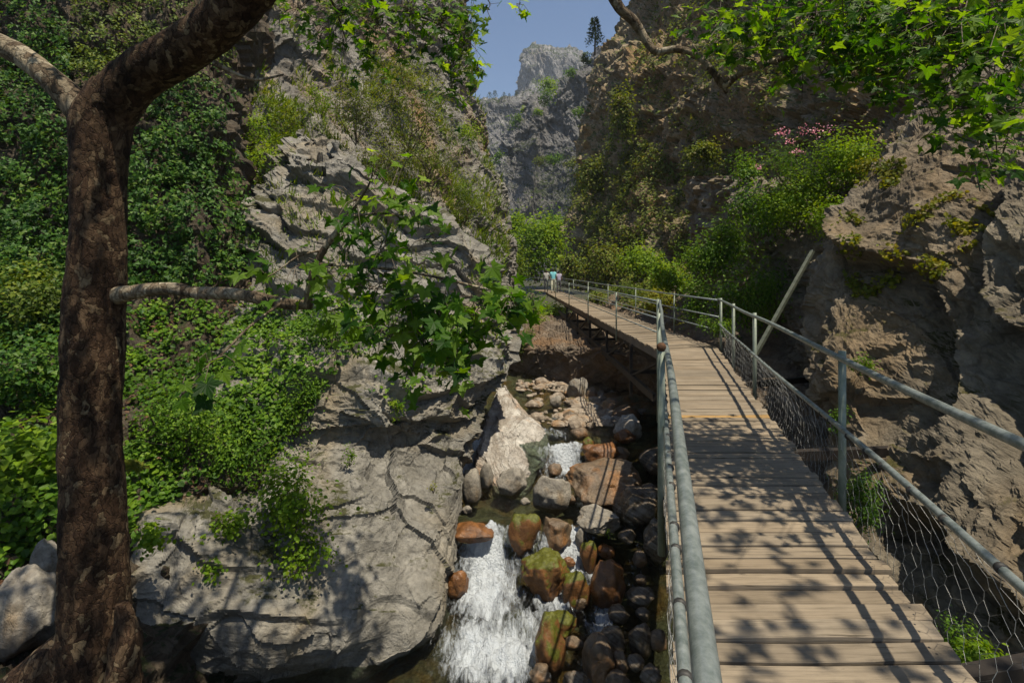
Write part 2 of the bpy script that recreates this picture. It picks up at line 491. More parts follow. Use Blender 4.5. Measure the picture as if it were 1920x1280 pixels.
def plank_mat(name, tint):
    m, t, b, N, L = nt(name)
    tc = N.new('ShaderNodeTexCoord').outputs['Object']
    oi = N.new('ShaderNodeObjectInfo')
    ad = N.new('ShaderNodeVectorMath')
    ad.operation = 'ADD'
    L.new(tc, ad.inputs[0])
    sc = N.new('ShaderNodeVectorMath')
    sc.operation = 'SCALE'
    sc.inputs[0].default_value = (13, 29, 7)
    L.new(oi.outputs['Random'], sc.inputs['Scale'])
    L.new(sc.outputs[0], ad.inputs[1])
    v = ad.outputs[0]
    g = noise(N, L, mapping(N, L, v, (0, 0, 0), (1.2, 26, 26)), 2.2, 8, 0.7, 0.3)
    c = ramp(N, L, g, [(0.3, tuple(x * 0.62 for x in tint)), (0.5, tint), (0.72, tuple(min(1, x * 1.22) for x in tint))])
    blot = noise(N, L, v, 2.0, 5, 0.6)
    c = mix(N, L, 0.8, c, ramp(N, L, blot, [(0.3, (0.72, 0.70, 0.68)), (0.65, (1.08, 1.06, 1.04))]), 'MULTIPLY')
    kn = noise(N, L, mapping(N, L, v, (0, 0, 0), (1, 2.2, 1)), 7.0, 2, 0.4)
    c = mix(N, L, ramp(N, L, kn, [(0.76, (0, 0, 0)), (0.80, (1, 1, 1))]), c, tuple(x * 0.28 for x in tint))
    rnd = mth(N, L, 'MULTIPLY_ADD', oi.outputs['Random'], 0.34)
    rnd.node.inputs[2].default_value = 0.8
    c = mix(N, L, 1.0, c, rnd, 'MULTIPLY')
    gr = mth(N, L, 'FRACT', mth(N, L, 'MULTIPLY', oi.outputs['Random'], 7.31))
    c = mix(N, L, mth(N, L, 'MULTIPLY', gr, 0.55), c, mix(N, L, 1.0, c, (0.86, 0.95, 1.08), 'MULTIPLY'))
    sp = noise(N, L, mapping(N, L, v, (0, 0, 0), (0.5, 14, 14)), 5.0, 4, 0.5)
    c = mix(N, L, ramp(N, L, sp, [(0.30, (1, 1, 1)), (0.36, (0, 0, 0))]), c, tuple(x * 0.3 for x in tint))
    L.new(c, b.inputs['Base Color'])
    b.inputs['Roughness'].default_value = 0.78
    b.inputs['Specular IOR Level'].default_value = 0.2
    bp = N.new('ShaderNodeBump')
    bp.inputs['Strength'].default_value = 0.5
    bp.inputs['Distance'].default_value = 0.006
    L.new(g, bp.inputs['Height'])
    L.new(bp.outputs[0], b.inputs['Normal'])
    return m


M['plank'] = plank_mat('weathered_plank', (0.25, 0.198, 0.138))
M['plank_new'] = plank_mat('new_plank', (0.40, 0.25, 0.10))
M['beam'] = plank_mat('edge_beam', (0.26, 0.21, 0.16))


def water_mat():
    m, t, b, N, L = nt('stream_water')
    tc = N.new('ShaderNodeTexCoord').outputs['Object']
    at = N.new('ShaderNodeAttribute')
    at.attribute_name = 'foam'
    n = noise(N, L, mapping(N, L, tc, (0, 0, 0), (1.3, 0.36, 0.6)), 9.0, 9, 0.7, 1.2)
    n2 = noise(N, L, mapping(N, L, tc, (0, 0, 0), (1.2, 0.4, 0.6)), 2.6, 6, 0.65, 1.0)
    s = mth(N, L, 'ADD', at.outputs['Fac'], mth(N, L, 'MULTIPLY', mth(N, L, 'SUBTRACT', n, 0.5), 1.5))
    s = mth(N, L, 'ADD', s, mth(N, L, 'MULTIPLY', mth(N, L, 'SUBTRACT', n2, 0.5), 1.1))
    fo = ramp(N, L, s, [(0.42, (0, 0, 0)), (0.95, (1, 1, 1))])
    b.inputs['Base Color'].default_value = (0.56, 0.60, 0.64, 1)
    b.inputs['Roughness'].default_value = 0.5
    b.inputs['Subsurface Weight'].default_value = 0.0
    gl = N.new('ShaderNodeBsdfGlossy')
    gl.inputs['Roughness'].default_value = 0.06
    tp = N.new('ShaderNodeBsdfTransparent')
    tp.inputs[0].default_value = (0.70, 0.80, 0.70, 1)
    fr = N.new('ShaderNodeFresnel')
    fr.inputs[0].default_value = 1.33
    bp = N.new('ShaderNodeBump')
    bp.inputs['Strength'].default_value = 1.0
    bp.inputs['Distance'].default_value = 0.07
    L.new(mth(N, L, 'ADD', n, noise(N, L, tc, 22, 4, 0.6)), bp.inputs['Height'])
    for k in (gl, fr, b):
        L.new(bp.outputs[0], k.inputs['Normal'])
    wm = N.new('ShaderNodeMixShader')
    L.new(fr.outputs[0], wm.inputs[0])
    L.new(tp.outputs[0], wm.inputs[1])
    L.new(gl.outputs[0], wm.inputs[2])
    ms = N.new('ShaderNodeMixShader')
    L.new(fo, ms.inputs[0])
    L.new(wm.outputs[0], ms.inputs[1])
    L.new(b.outputs[0], ms.inputs[2])
    L.new(ms.outputs[0], t.nodes['Material Output'].inputs[0])
    return m


M['water'] = water_mat()

# ------------------------------------------------------------------ rock patches
PATCH = {}


def rockdisp(p, s, seed, aniso=None, facets=(1.0, 0.6, 0.32), big=0.9, fine=0.26, ledge=0.3, lfreq=1.6):
    q = p / s
    w = np.stack([perlin(q * 0.9 + 5.1, seed + 31), perlin(q * 0.9 + 9.7, seed + 32), perlin(q * 0.9 + 2.3, seed + 33)], -1)
    q = q + 0.28 * w
    if aniso is not None:
        q = q @ np.asarray(aniso, np.float32)
    d = big * fbm(q * 0.45, 3, seed)
    for k, a in enumerate(facets):
        if a:
            d = d + a * 0.42 * facet(q * (0.8, 1.9, 4.6)[k] + k * 3.7, seed + 50 + k)
    d = d + fine * fbm(q * 4.5, 4, seed + 80, 0.55, True)
    if ledge:
        t = q[..., 2] * lfreq + 0.9 * fbm(q * 0.5, 3, seed + 90)
        k = np.floor(t)
        fr = t - k
        a = (hsh(k.astype(np.int32), (k * 0 + 3).astype(np.int32), (k * 0).astype(np.int32), seed) & np.uint32(255)).astype(np.float32) / 255
        d = d + ledge * (0.35 + 0.9 * a) * (np.where(fr < 0.86, fr / 0.86, (1 - fr) / 0.14) - 0.5) * (0.6 + 0.8 * np.clip(fbm(q * 0.7, 2, seed + 95) + 0.5, 0, 1))
    return d


def patch(name, ctrl, nu, nv, mat, s, amp, seed, aniso=None, kind='structure', **kw):
    C = np.asarray(ctrl, np.float64)
    G = cr_up(C, nu)
    G = np.swapaxes(cr_up(np.swapaxes(G, 0, 1), nv), 0, 1)
    n = gnormal(G)
    d = rockdisp(G.astype(np.float32), s, seed, aniso, **kw)
    a = amp(G) if callable(amp) else amp
    G = G + n * (d * a)[..., None]
    n = gnormal(G)
    o = mesh_np(name, G.reshape(-1, 3), grid_faces(nu, nv), 4, mat, smooth=False)
    o['kind'] = kind
    px, py = topx(G)
    PATCH[name if name not in PATCH else name + str(len(PATCH))] = dict(G=G.reshape(-1, 3), n=n.reshape(-1, 3), px=px.ravel(), py=py.ravel())
    return o


def rotm(rx, ry, rz, sc=(1, 1, 1)):
    m = (Matrix.Rotation(rx, 3, 'X') @ Matrix.Rotation(ry, 3, 'Y') @ Matrix.Rotation(rz, 3, 'Z')) @ Matrix.Diagonal(sc)
    return np.array(m)


def bedding(n, sz=1.0, sxy=1.0):
    """Frame whose third axis is the bedding normal n, for layered relief."""
    n = Vector(n).normalized()
    a = n.orthogonal().normalized()
    b = n.cross(a)
    return np.array([[a[i] * sxy, b[i] * sxy, n[i] * sz] for i in range(3)])


# bank and ivy wall behind the tree
cols_px = [-220, 0, 150, 300, 430, 520, 640]
rows = [(-260, [14, 14, 14, 14.5, 16.5, 26, 34]), (0, [12.5, 12.5, 12.5, 13, 14.6, 24, 30]), (200, [11.5, 11.5, 11.6, 12, 13.0, 21, 28]),
        (400, [10.5, 10.5, 10.7, 11, 12.0, 18, 22]), (560, [9.6, 9.7, 9.9, 10.2, 11, 13, 15]), (680, [8.2, 8.4, 8.6, 9, 9.8, 10.6, 11.5]),
        (800, [7, 7.2, 7.4, 7.8, 8.6, 9.4, 10.4]), (930, [6.1, 6.2, 6.5, 7.0, 7.8, 8.6, 9.4]), (1060, [5.6, 5.7, 6.0, 6.5, 7.2, 8, 9]),
        (1200, [5.1, 5.2, 5.5, 6.0, 6.8, 7.6, 8.6]), (1350, [4.3, 4.4, 4.7, 5.3, 6.2, 7.2, 8.4]), (1700, [3.2, 3.2, 3.4, 4, 5.0, 6.2, 7.4])]
patch('bank', [[P(x, r[0], y) for x, y in zip(cols_px, r[1])] for r in rows], 260, 180, M['bank'], 1.3, 0.5, 3)
bpy.data.objects['bank']['label'] = 'steep overgrown bank and rock wall behind the plane tree'


def lr_rows(spec, fr=(0.0, 0.15, 0.36, 0.6, 0.82, 1.0), foldl=(-12, 3.0), foldr=(-34, 3.0)):
    out = []
    for py, L_, R_, YL, YR, bl in spec:
        row = [P(L_ + foldl[0], py, YL + foldl[1])]
        for f in fr:
            row.append(P(L_ + (R_ - L_) * f, py, YL + (YR - YL) * f - bl * math.sin(math.pi * f) ** 0.7))
        row.append(P(R_ + foldr[0], py, YR + foldr[1]))
        out.append(row)
    return out


def as_thing(o, label, cat, group=None):
    if 'kind' in o:
        del o['kind']
    return tag(o, label, cat, group)


o = patch('rock_outcrop', lr_rows([
    (262, 585, 620, 15.0, 15.0, 0), (300, 552, 650, 13.7, 13.9, .3), (350, 515, 730, 13.1, 13.6, .5), (430, 468, 860, 12.4, 13.4, .7),
    (500, 456, 930, 12, 13.2, .8), (560, 440, 952, 11.4, 12.9, .9), (640, 430, 950, 10.6, 12.4, 1.0), (720, 415, 930, 9.6, 11.7, 1.3),
    (785, 400, 905, 8.9, 10.9, .95), (835, 370, 888, 8.5, 10.6, .62), (890, 330, 870, 7.9, 9.9, .55), (940, 300, 858, 7.5, 9.4, .75), (1000, 262, 846, 7.0, 8.9, .7),
    (1100, 240, 838, 6.7, 8.3, .7), (1190, 225, 828, 6.4, 7.8, .6), (1250, 200, 730, 6.3, 7.4, .3), (1320, 150, 640, 6.4, 7.4, .0),
    (1450, 100, 600, 7, 8, 0)]), 420, 360, M['outcrop'], 1.35,
    lambda G: 0.52 * (1.0 - 0.66 * np.clip((-1.9 - G[..., 2]) / 0.7, 0, 1)), 11, bedding((0.32, -0.25, 0.9), 1.5, 0.85), ledge=0.55, facets=(1.3, .55, .16), fine=.12)
as_thing(o, 'huge pale grey limestone outcrop rising between the plane tree and the stream', 'rock')

o = patch('banded_slab', lr_rows([
    (722, 936, 948, 15.5, 15.6, 0), (745, 930, 962, 14.2, 14.3, .1), (780, 914, 990, 13.2, 13.5, .2), (815, 903, 1018, 12.5, 12.8, .3),
    (850, 895, 1022, 12.0, 12.2, .3), (885, 888, 1008, 11.6, 11.8, .3), (920, 880, 990, 11.3, 11.4, .2), (960, 875, 970, 11.2, 11.3, .1)],
    foldl=(0, 2.0), foldr=(-4, 1.2)), 120, 110, M['slab'], 0.8, 0.12, 23, rotm(0.5, 0.5, 0.5, (0.4, 0.4, 2.4)), big=0.6)
as_thing(o, 'white and rust banded rock slab slanting down to the stream', 'rock')

# left cliff further up the gorge
patch('cliff_left', lr_rows([
    (-300, 380, 868, 21, 50, 1), (-120, 385, 874, 19, 47, 1), (0, 390, 878, 18, 44, 1.5), (100, 400, 884, 17, 42, 2), (200, 410, 902, 16, 40, 3), (300, 420, 926, 15.5, 38, 4),
    (400, 430, 948, 15, 36, 5), (470, 440, 962, 15, 35, 6), (560, 450, 968, 15, 34, 6), (680, 450, 970, 15, 33, 6)],
    foldl=(-60, 2), foldr=(-26, 9)), 300, 270, M['cliff_grey'], 3.2, 0.9, 37, bedding((0.75, -0.2, 0.6), 1.3, 0.8), ledge=0.5)
bpy.data.objects['cliff_left']['label'] = 'grey scrub covered cliff on the left of the gorge'

# lower right wall below the boardwalk
wb = [(-3.0, 24), (-0.9, 21.0), (0.3, 19.6), (1.3, 18.5), (2.3, 17.4), (4.0, 16.6), (4.7, 13.8), (4.6, 11), (4.6, 8.5), (4.0, 6), (3.2, 3.2), (2.6, 0.5)]
wt = [(-2.6, 25), (-0.6, 21.6), (0.4, 20.0), (1.4, 18.8), (2.3, 17.4), (3.0, 15.6), (3.7, 13), (4.5, 11), (4.8, 8.5), (4.4, 6), (3.6, 3.6), (3.0, 0.5)]
yex = [5, 7, 6, 4, 2, 0.5, 0, 0, 0, 0, 0, 0]
ext = [.6, .7, .8, .9, 1, 0.95, 0.6, 0.15, 0.1, 0.1, 0.1, 0.1]
tz = [-1.4, -1.35, -1.3, -1.2, -1.0, -0.85, -0.8, -1.2, -1.8, -1.8, -1.8, -1.8]
wctrl = []
for k in range(9):
    row = []
    for (bx, by), (tx, ty), e, z, ye in zip(wb, wt, ext, tz, yex):
        f = [0, 0, 0.25, 0.6, 1.0, 1.0, 1.0, 1.0, 1.0][k]
        x, y = bx + (tx - bx) * f, by + (ty - by) * f
        zz = [-4.6, -3.0, -2.4, -1.9, z, z + .15, z + .35 + .1 * e, 0.7 * e + z * (1 - e), 2.4 * e + (z - .5) * (1 - e)][k]
        x += [0, 0, .05, .0, 0, .9, 2.2, 4.2, 7][k] * (0.25 + .75 * e)
        y += [0, 0, 0, 0, 0, .5, 1, 1.2, 1.4][k] * ye
        if k >= 6 and e >= 0.6:
            dl = 3.1 - 0.0205 * (y - 10.35)
            x = [max(x, dl - .3), dl + 2.0, dl + 6.0][k - 6]
            zz = [-1.1, -0.75, 2.2 * e][k - 6]
        row.append((x, y, zz))
    wctrl.append(row[::-1])
wctrl = [[r[::-1][j] for j in range(len(r))] for r in wctrl[::-1]]
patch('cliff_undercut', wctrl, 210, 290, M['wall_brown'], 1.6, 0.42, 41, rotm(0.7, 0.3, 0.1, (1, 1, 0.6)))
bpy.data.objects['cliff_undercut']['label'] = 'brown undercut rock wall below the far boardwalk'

# right cliff
ely = [-500, 0, 30, 60, 110, 200, 300, 390, 440, 520, 640]
elx = [1240, 1192, 1172, 1145, 1122, 1100, 1090, 1070, 1060, 1052, 1050]
ctr = []
for k in range(11):
    tt = k / 10
    row = []
    for f, Y0 in [(-1, 75), (0, 62), (.10, 50), (.24, 40), (.42, 31), (.62, 24), (.82, 18), (1.0, 14), (1.35, 12), (1.8, 11.5), (2.4, 11.5)]:
        yb = 505 + 930 * 2.2 / Y0
        yt = -520 if f < .9 else (-300 if f < 1.2 else -210)
        py = yt + (yb - yt) * tt
        L_ = np.interp(py, ely, elx)
        px = L_ + (1620 - L_) * max(f, 0) + (34 if f < 0 else 0)
        px += 260 * (1 - tt) * min(max(f, 0), 1)
        row.append(P(px, py, Y0 * (1.0 + 0.22 * (1 - tt)) - (1.5 if tt > .85 else 0)))
    ctr.append(row)
patch('cliff_right', ctr, 320, 370, M['cliff_brown'], 3.2, 1.3, 53, bedding((0.25, -0.35, 0.9), 1.0, 1.0), ledge=0.45)
bpy.data.objects['cliff_right']['label'] = 'tall brown cliff face on the right of the gorge'

# near rock on the right and the dark recess beside it
o = patch('rock_slope', lr_rows([
    (60, 1950, 2400, 9.5, 6.5, 0), (125, 1870, 2300, 8.8, 5.6, .1), (180, 1770, 2250, 8.5, 5, .2), (245, 1695, 2200, 8.2, 4.6, .3), (340, 1615, 2200, 8, 4.3, .4), (430, 1562, 2200, 7.8, 4.1, .5),
    (520, 1538, 2200, 7.6, 3.9, .5), (620, 1530, 2200, 7.2, 3.7, .4), (720, 1545, 2200, 6.6, 3.5, .3), (820, 1580, 2200, 6.0, 3.3, .3),
    (920, 1605, 2200, 5.5, 3.1, .3), (1030, 1625, 2200, 5.0, 2.95, .2), (1160, 1645, 2200, 4.6, 2.85, .2), (1320, 1665, 2200, 4.3, 2.8, .1), (1700, 1690, 2200, 4.2, 2.9, 0)],
    foldl=(26, 3.0), foldr=(1200, -0.9)), 360, 330, M['near_rock'], 1.25, 0.42, 67, bedding((-0.46, -0.40, 0.80), 1.25, 0.7), facets=(.55, .36, .2), fine=.2, big=.6, ledge=1.5, lfreq=0.85)
as_thing(o, 'big tilted brown rock slabs rising just outside the near boardwalk railing', 'rock')
patch('recess_wall', [[P(x, y, Y + (600 - y) * 0.001) for x, Y in ((1290, 19), (1350, 16), (1405, 14), (1455, 13), (1500, 12), (1560, 11), (1640, 10.4))]
                      for y in (330, 430, 520, 600, 680, 760, 860, 980, 1150)], 150, 120, M['near_rock'], 1.3, 0.5, 71, rotm(0, 0, 0, (1, 1, 1.5)))
bpy.data.objects['recess_wall']['label'] = 'shadowed stepped rock recess behind the boardwalk'


# far mountains
def mount(name, prof, Y, depth, y_bot, seed, s, amp, nu, nv, label, mat=None):
    xs = [p[0] for p in prof]
    ctrl = []
    nrow = 9
    for k in range(nrow):
        t = k / (nrow - 1)
        row = []
        for x, yt in prof:
            py = yt + (y_bot - yt) * max(0, t - 0.12) / 0.88
            Yk = Y + depth * (1 - t) ** 1.4 * 0.8 + (depth * 0.9 if k == 0 else 0)
            row.append(P(x, py + (2 if k == 0 else 0), Yk))
        ctrl.append(row)
    patch(name, ctrl, nu, nv, mat or M['far_rock'], s, amp, seed, rotm(0, 0, 0.3, (1, 1, 0.55)))
    bpy.data.objects[name]['label'] = label


mount('mountain_peak', [(905, 420), (940, 330), (962, 230), (975, 178), (982, 135), (992, 95), (1008, 86), (1040, 88), (1065, 93), (1090, 102), (1102, 112), (1130, 110), (1180, 150)],
      620, 120, 420, 83, 40, 11, 150, 220, 'distant flat topped grey mountain peak under the sky')
mount('mountain_ridge', [(820, 215), (870, 196), (905, 186), (925, 184), (950, 186), (985, 182), (1010, 178), (1050, 150), (1100, 140)], 330, 60, 440, 87, 22, 6, 130, 150,
      'hazy grey ridge topped with trees left of the peak')
mount('mountain_crag', [(880, 470), (905, 420), (925, 360), (940, 300), (958, 255), (975, 230), (990, 215), (1000, 188), (1010, 196), (1024, 205), (1040, 180), (1062, 152), (1085, 138), (1105, 118), (1122, 95), (1160, 80)],
      150, 34, 520, 91, 9, 3.4, 190, 200, 'steep grey crag closing the gorge below the peak')

# ground reaching the horizon
def ground():
    n = 60
    xs = np.concatenate([-np.geomspace(1500, 30, 20), np.linspace(-25, 25, 20), np.geomspace(30, 1500, 20)])
    ys = np.concatenate([np.linspace(-40, 60, 30), np.geomspace(70, 1500, 30)])
    X, Y = np.meshgrid(xs, ys, indexing='ij')
    Z = -6.0 + 0 * X
    G = np.stack([X, Y, Z], -1)
    o = mesh_np('ground', G.reshape(-1, 3), grid_faces(len(xs), len(ys)), 4, M['bank'])
    tag(o, 'valley floor far below the gorge walls', None, None, 'structure')


ground()


# ------------------------------------------------------------------ stream
WY = np.array([2, 6.5, 8.4, 9.0, 9.5, 10.0, 11.6, 11.8, 12.1, 12.6, 15, 18, 21, 30])
WZ = np.array([-4.3, -4.0, -3.9, -3.85, -3.22, -3.2, -3.15, -3.1, -2.55, -2.54, -2.5, -2.46, -2.4, -2.2])


def Wz(y):
    return np.interp(y, WY, WZ)


_yy = np.linspace(3, 30, 2000)
_pp = HY + F * (EYE - Wz(_yy)) / _yy
_o = np.argsort(_pp)


def y_at(py):
    return float(np.interp(py, _pp[_o], _yy[_o]))


def stream():
    nx, ny = 210, 420
    ys = np.linspace(3.2, 22, ny)
    xs = np.linspace(-4.5, 5.2, nx)
    X, Y = np.meshgrid(xs, ys, indexing='ij')
    wob = perlin(np.stack([X * 0.9, Y * 0.5, 0 * X], -1), 5) * 0.8
    Z = Wz(Y + wob * 0.55)
    sl = np.abs(np.gradient(Z, axis=1)) / (ys[1] - ys[0])
    p = np.stack([X, Y, 0 * X], -1)
    # white water: on the falls, in the plunge pools and down the lower run
    px, py = topx(np.stack([X, Y, Z], -1))
    lane = np.maximum(np.exp(-((px - 905) / 55) ** 2), np.exp(-((px - 1060) / 40) ** 2)) + 0.35 * np.clip(0.4 + 2 * perlin(p * 1.7, 77), 0, 1)
    foam = np.clip(sl * 1.1, 0, 1.0) * np.clip(lane, 0, 1)
    def blob(cx, cy, rx, ry, a):
        return a * np.exp(-(((px - cx) / rx) ** 2 + ((py - cy) / ry) ** 2))
    for b_ in [(910, 1110, 72, 85, 1.05), (925, 1225, 110, 85, 1.1), (1055, 875, 42, 30, .8), (1045, 812, 40, 16, .55), (1035, 785, 36, 12, .42), (1130, 862, 30, 14, .5), (1110, 905, 26, 12, .4), (1090, 1075, 45, 50, .8), (1040, 1135, 55, 45, .75), (1130, 1165, 36, 44, .75), (985, 1180, 40, 60, .7),
               (1015, 1030, 50, 14, .6), (1190, 1090, 26, 40, .4), (1110, 1250, 40, 40, .5), (1000, 950, 50, 18, .30), (870, 1060, 30, 50, .6), (1160, 1195, 30, 30, .4)]:
        foam = np.maximum(foam, blob(*b_))
    turb = np.clip(foam, 0, 1)
    Z = Z + 0.028 * fbm(p * np.array([2.2, 1.6, 1]), 3, 9) + turb * (0.20 * fbm(p * np.array([3.4, 2.0, 1]), 5, 14, 0.65) + 0.09 * np.abs(perlin(p * np.array([14, 8, 1]), 19)))
    G = np.stack([X, Y, Z], -1)
    o = mesh_np('water', G.reshape(-1, 3), grid_faces(nx, ny), 4, M['water'])
    a = o.data.attributes.new('foam', 'FLOAT', 'POINT')
    a.data.foreach_set('value', foam.reshape(-1).astype(np.float32))
    tag(o, 'clear mountain stream tumbling in white falls between the boulders', None, None, 'structure')
    # bed
    nx, ny = 170, 260
    xs = np.linspace(-6, 6.5, nx)
    ys = np.linspace(2.5, 24, ny)
    X, Y = np.meshgrid(xs, ys, indexing='ij')
    p = np.stack([X, Y, 0 * X], -1)
    d = 0.34 - 0.14 * np.clip((Y - 13.0) / 3, 0, 1)
    Z = Wz(Y) - d + 0.12 * fbm(p * 1.3, 4, 21) + 0.08 * facet(p * 2.4, 25)
    Z += 0.30 * np.clip((X - 1.0) / 1.5, 0, 1) * np.clip((Y - 13.5) / 2, 0, 1)
    Z += 0.5 * np.clip((X - 3.4) / 2, 0, 1) + 0.4 * np.clip((-2.5 - X) / 2, 0, 1)
    o = mesh_np('stream_bed', np.stack([X, Y, Z], -1).reshape(-1, 3), grid_faces(nx, ny), 4, M['bed'])
    tag(o, 'brown and orange stream bed under the shallow water', None, None, 'structure')


stream()


# ------------------------------------------------------------------ boulders
def ico(sub):
    bm = bmesh.new()
    bmesh.ops.create_icosphere(bm, subdivisions=sub, radius=1)
    v = np.array([x.co[:] for x in bm.verts], np.float32)
    f = np.array([[x.index for x in fa.verts] for fa in bm.faces], np.int32)
    bm.free()
    return v, f


ICO5, ICO4, ICO3, ICO2 = ico(5), ico(4), ico(3), ico(2)


def boulder(x0, y0, x1, y1, mat, label, base=None, ycam=None, ang=0.0, flat=1.0, planes=11, seed=None, cat='boulder', sub=4):
    """A rock seen between photo columns x0..x1 and rows y0..y1, resting on the bed."""
    seed = seed if seed is not None else int(x0 * 7 + y0 * 13)
    rg = np.random.default_rng(seed)
    Y = ycam or y_at(y1 - (y1 - y0) * 0.16)
    w = (x1 - x0) / F * Y / 2
    h = (y1 - y0) / F * Y / 2
    V, Fc = ICO5 if sub == 5 else (ICO4 if x1 - x0 > 40 else ICO3)
    v = V.copy()
    for k in range(planes):
        n = rg.normal(size=3)
        n[2] *= 0.8
        n /= np.linalg.norm(n)
        d = rg.uniform(0.64, 0.95)
        over = np.maximum(v @ n.astype(np.float32) - d, 0)
        v -= 0.88 * over[:, None] * n.astype(np.float32)
    off = rg.uniform(0, 50, 3).astype(np.float32)
    v *= (1 + 0.24 * fbm(v * 1.0 + off, 3, seed % 97) + 0.06 * facet(v * 1.9 + off, seed % 89) + 0.04 * facet(v * 4.5 + off, seed % 79) + 0.035 * fbm(v * 5 + off, 4, seed % 83, 0.55, True))[:, None]
    ext_ = np.abs(v).max(0)
    v /= ext_
    c, s = math.cos(ang), math.sin(ang)
    v = np.stack([v[:, 0] * c - v[:, 2] * s, v[:, 1], v[:, 0] * s + v[:, 2] * c], -1)
    th = math.atan2((y0 + y1) / 2 - HY, F)
    ay = w * rg.uniform(0.7, 1.0)
    az = math.sqrt(max((0.5 * h) ** 2, h * h - (ay * math.sin(th)) ** 2)) / math.cos(th)
    v = v / np.abs(v).max(0) * np.array([w * 1.04, ay, az * 1.05], np.float32)
    cen = P((x0 + x1) / 2, (y0 + y1) / 2, Y)
    o = mesh_np('boulder', v, Fc, 3, M[mat])
    cen[2] -= h * 0.08
    o.location = cen
    tag(o, label, cat, 'boulders along the stream')
    return o


BL = [
    (1057, 851, 1203, 944, 'b_brown', 'broad low brown boulder just below the upper waterfall', -0.15),
    (1090, 826, 1162, 874, 'b_orange', 'rounded tan boulder with an orange flank at the upper waterfall lip', 0.1),
    (1000, 886, 1070, 960, 'b_grey', 'angular grey boulder standing alone in the middle of the stream', 0.2),
    (931, 876, 990, 932, 'b_grey', 'round grey boulder at the far edge of the calm pool', 0),
    (895, 864, 925, 920, 'b_grey', 'upright smooth grey stone against the foot of the banded slab', 0),
    (866, 880, 902, 944, 'b_grey', 'narrow grey stone wedged beside the big outcrop above the pool', 0.2),
    (922, 866, 953, 892, 'b_pale', 'small pale stone behind the round grey boulder', 0),
    (1027, 868, 1056, 892, 'b_brown', 'small round brown stone in the foam under the upper waterfall', 0),
    (1151, 776, 1208, 828, 'b_pale', 'pale cream boulder upstream beside the deck shadow', -0.2),
    (1150, 803, 1192, 832, 'b_orange', 'wet orange stone below the pale cream boulder', 0),
    (1070, 799, 1104, 824, 'b_brown', 'low brown stone above the upper waterfall', 0),
    (1128, 746, 1168, 783, 'b_brown', 'brown boulder on the gravel in front of the undercut cave', 0.1),
    (1062, 706, 1104, 752, 'b_grey', 'tall leaning grey boulder against the undercut wall', 0.5),
    (1098, 724, 1124, 755, 'b_brown', 'rounded dim stone right beside the leaning boulder', 0),
    (1031, 741, 1056, 764, 'b_grey', 'grey streaked stone on the upper gravel bar', 0.3),
    (1103, 756, 1128, 774, 'b_pale', 'small whitish stone on the gravel near the cave', 0),
    (1125, 778, 1150, 793, 'b_pale', 'flat tan stone at the water edge upstream', 0),
    (1146, 756, 1196, 788, 'b_brown', 'flat brown slab of rock behind the pale cream boulder', -0.3),
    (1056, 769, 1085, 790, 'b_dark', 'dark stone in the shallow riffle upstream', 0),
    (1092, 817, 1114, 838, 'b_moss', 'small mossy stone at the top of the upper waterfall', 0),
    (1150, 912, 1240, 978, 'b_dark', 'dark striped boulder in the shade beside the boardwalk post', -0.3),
    (1082, 946, 1172, 998, 'b_grey', 'speckled grey boulder right of the calm pool', -0.1),
    (953, 953, 1018, 1036, 'b_moss', 'orange and moss rock splitting the main waterfall', 0.1),
    (1015, 963, 1072, 1028, 'b_brown', 'brown block with a flat grey top below the standing boulder', 0),
    (974, 1024, 1068, 1122, 'b_moss', 'largest moss covered orange boulder in the white water', 0.1),
    (1087, 1012, 1122, 1068, 'b_moss', 'small upright mossy stone right of the white water', 0),
    (1121, 1017, 1155, 1046, 'b_orange', 'small orange stone behind the upright mossy stone', 0),
    (1104, 1050, 1173, 1138, 'b_orange', 'tall dark orange boulder in the right hand channel', 0.2),
    (1055, 1070, 1108, 1142, 'b_moss', 'mossy orange boulder leaning on the tall dark orange one', -0.2),
    (838, 1070, 880, 1120, 'b_orange', 'wet red brown stone against the outcrop in the white water', 0),
    (994, 1158, 1060, 1258, 'b_moss', 'tall moss covered boulder at the bottom of the rapids', 0.2),
    (1089, 1190, 1150, 1274, 'b_brown', 'brown rounded boulder near the bottom edge of the picture', 0.1),
    (1128, 1174, 1173, 1226, 'b_dark', 'dark veined boulder behind the brown one at the bottom', 0.3),
    (1148, 1220, 1178, 1262, 'b_brown', 'small brown stone next to the bottom brown boulder', 0),
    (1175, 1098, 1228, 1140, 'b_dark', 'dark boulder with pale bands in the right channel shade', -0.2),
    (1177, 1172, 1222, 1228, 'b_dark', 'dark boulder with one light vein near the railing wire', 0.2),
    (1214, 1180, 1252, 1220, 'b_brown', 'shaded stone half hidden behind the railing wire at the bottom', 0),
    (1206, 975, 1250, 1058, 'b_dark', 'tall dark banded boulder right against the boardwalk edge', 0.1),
    (1128, 1258, 1182, 1300, 'b_brown', 'low brown boulder cut by the bottom edge of the picture', 0),
    (1079, 990, 1099, 1026, 'b_grey', 'thin dark grey stone beside the brown block', 0.1),
    (1022, 1140, 1086, 1184, 'b_moss', 'flat orange rock draped in moss below the largest mossy boulder', -0.3),
    (1186, 1030, 1216, 1060, 'b_brown', 'small shaded stone left of the tall banded boulder', 0),
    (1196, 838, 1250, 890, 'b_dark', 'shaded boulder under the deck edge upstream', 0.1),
    (846, 972, 925, 1016, 'b_orange', 'orange ledge that the main waterfall pours over', 0),
]
for k, (x0, y0, x1, y1, mt_, lab, an) in enumerate(BL):
    boulder(x0, y0, x1, y1, mt_, lab, ang=an, sub=5 if (x1 - x0) > 88 else 4)
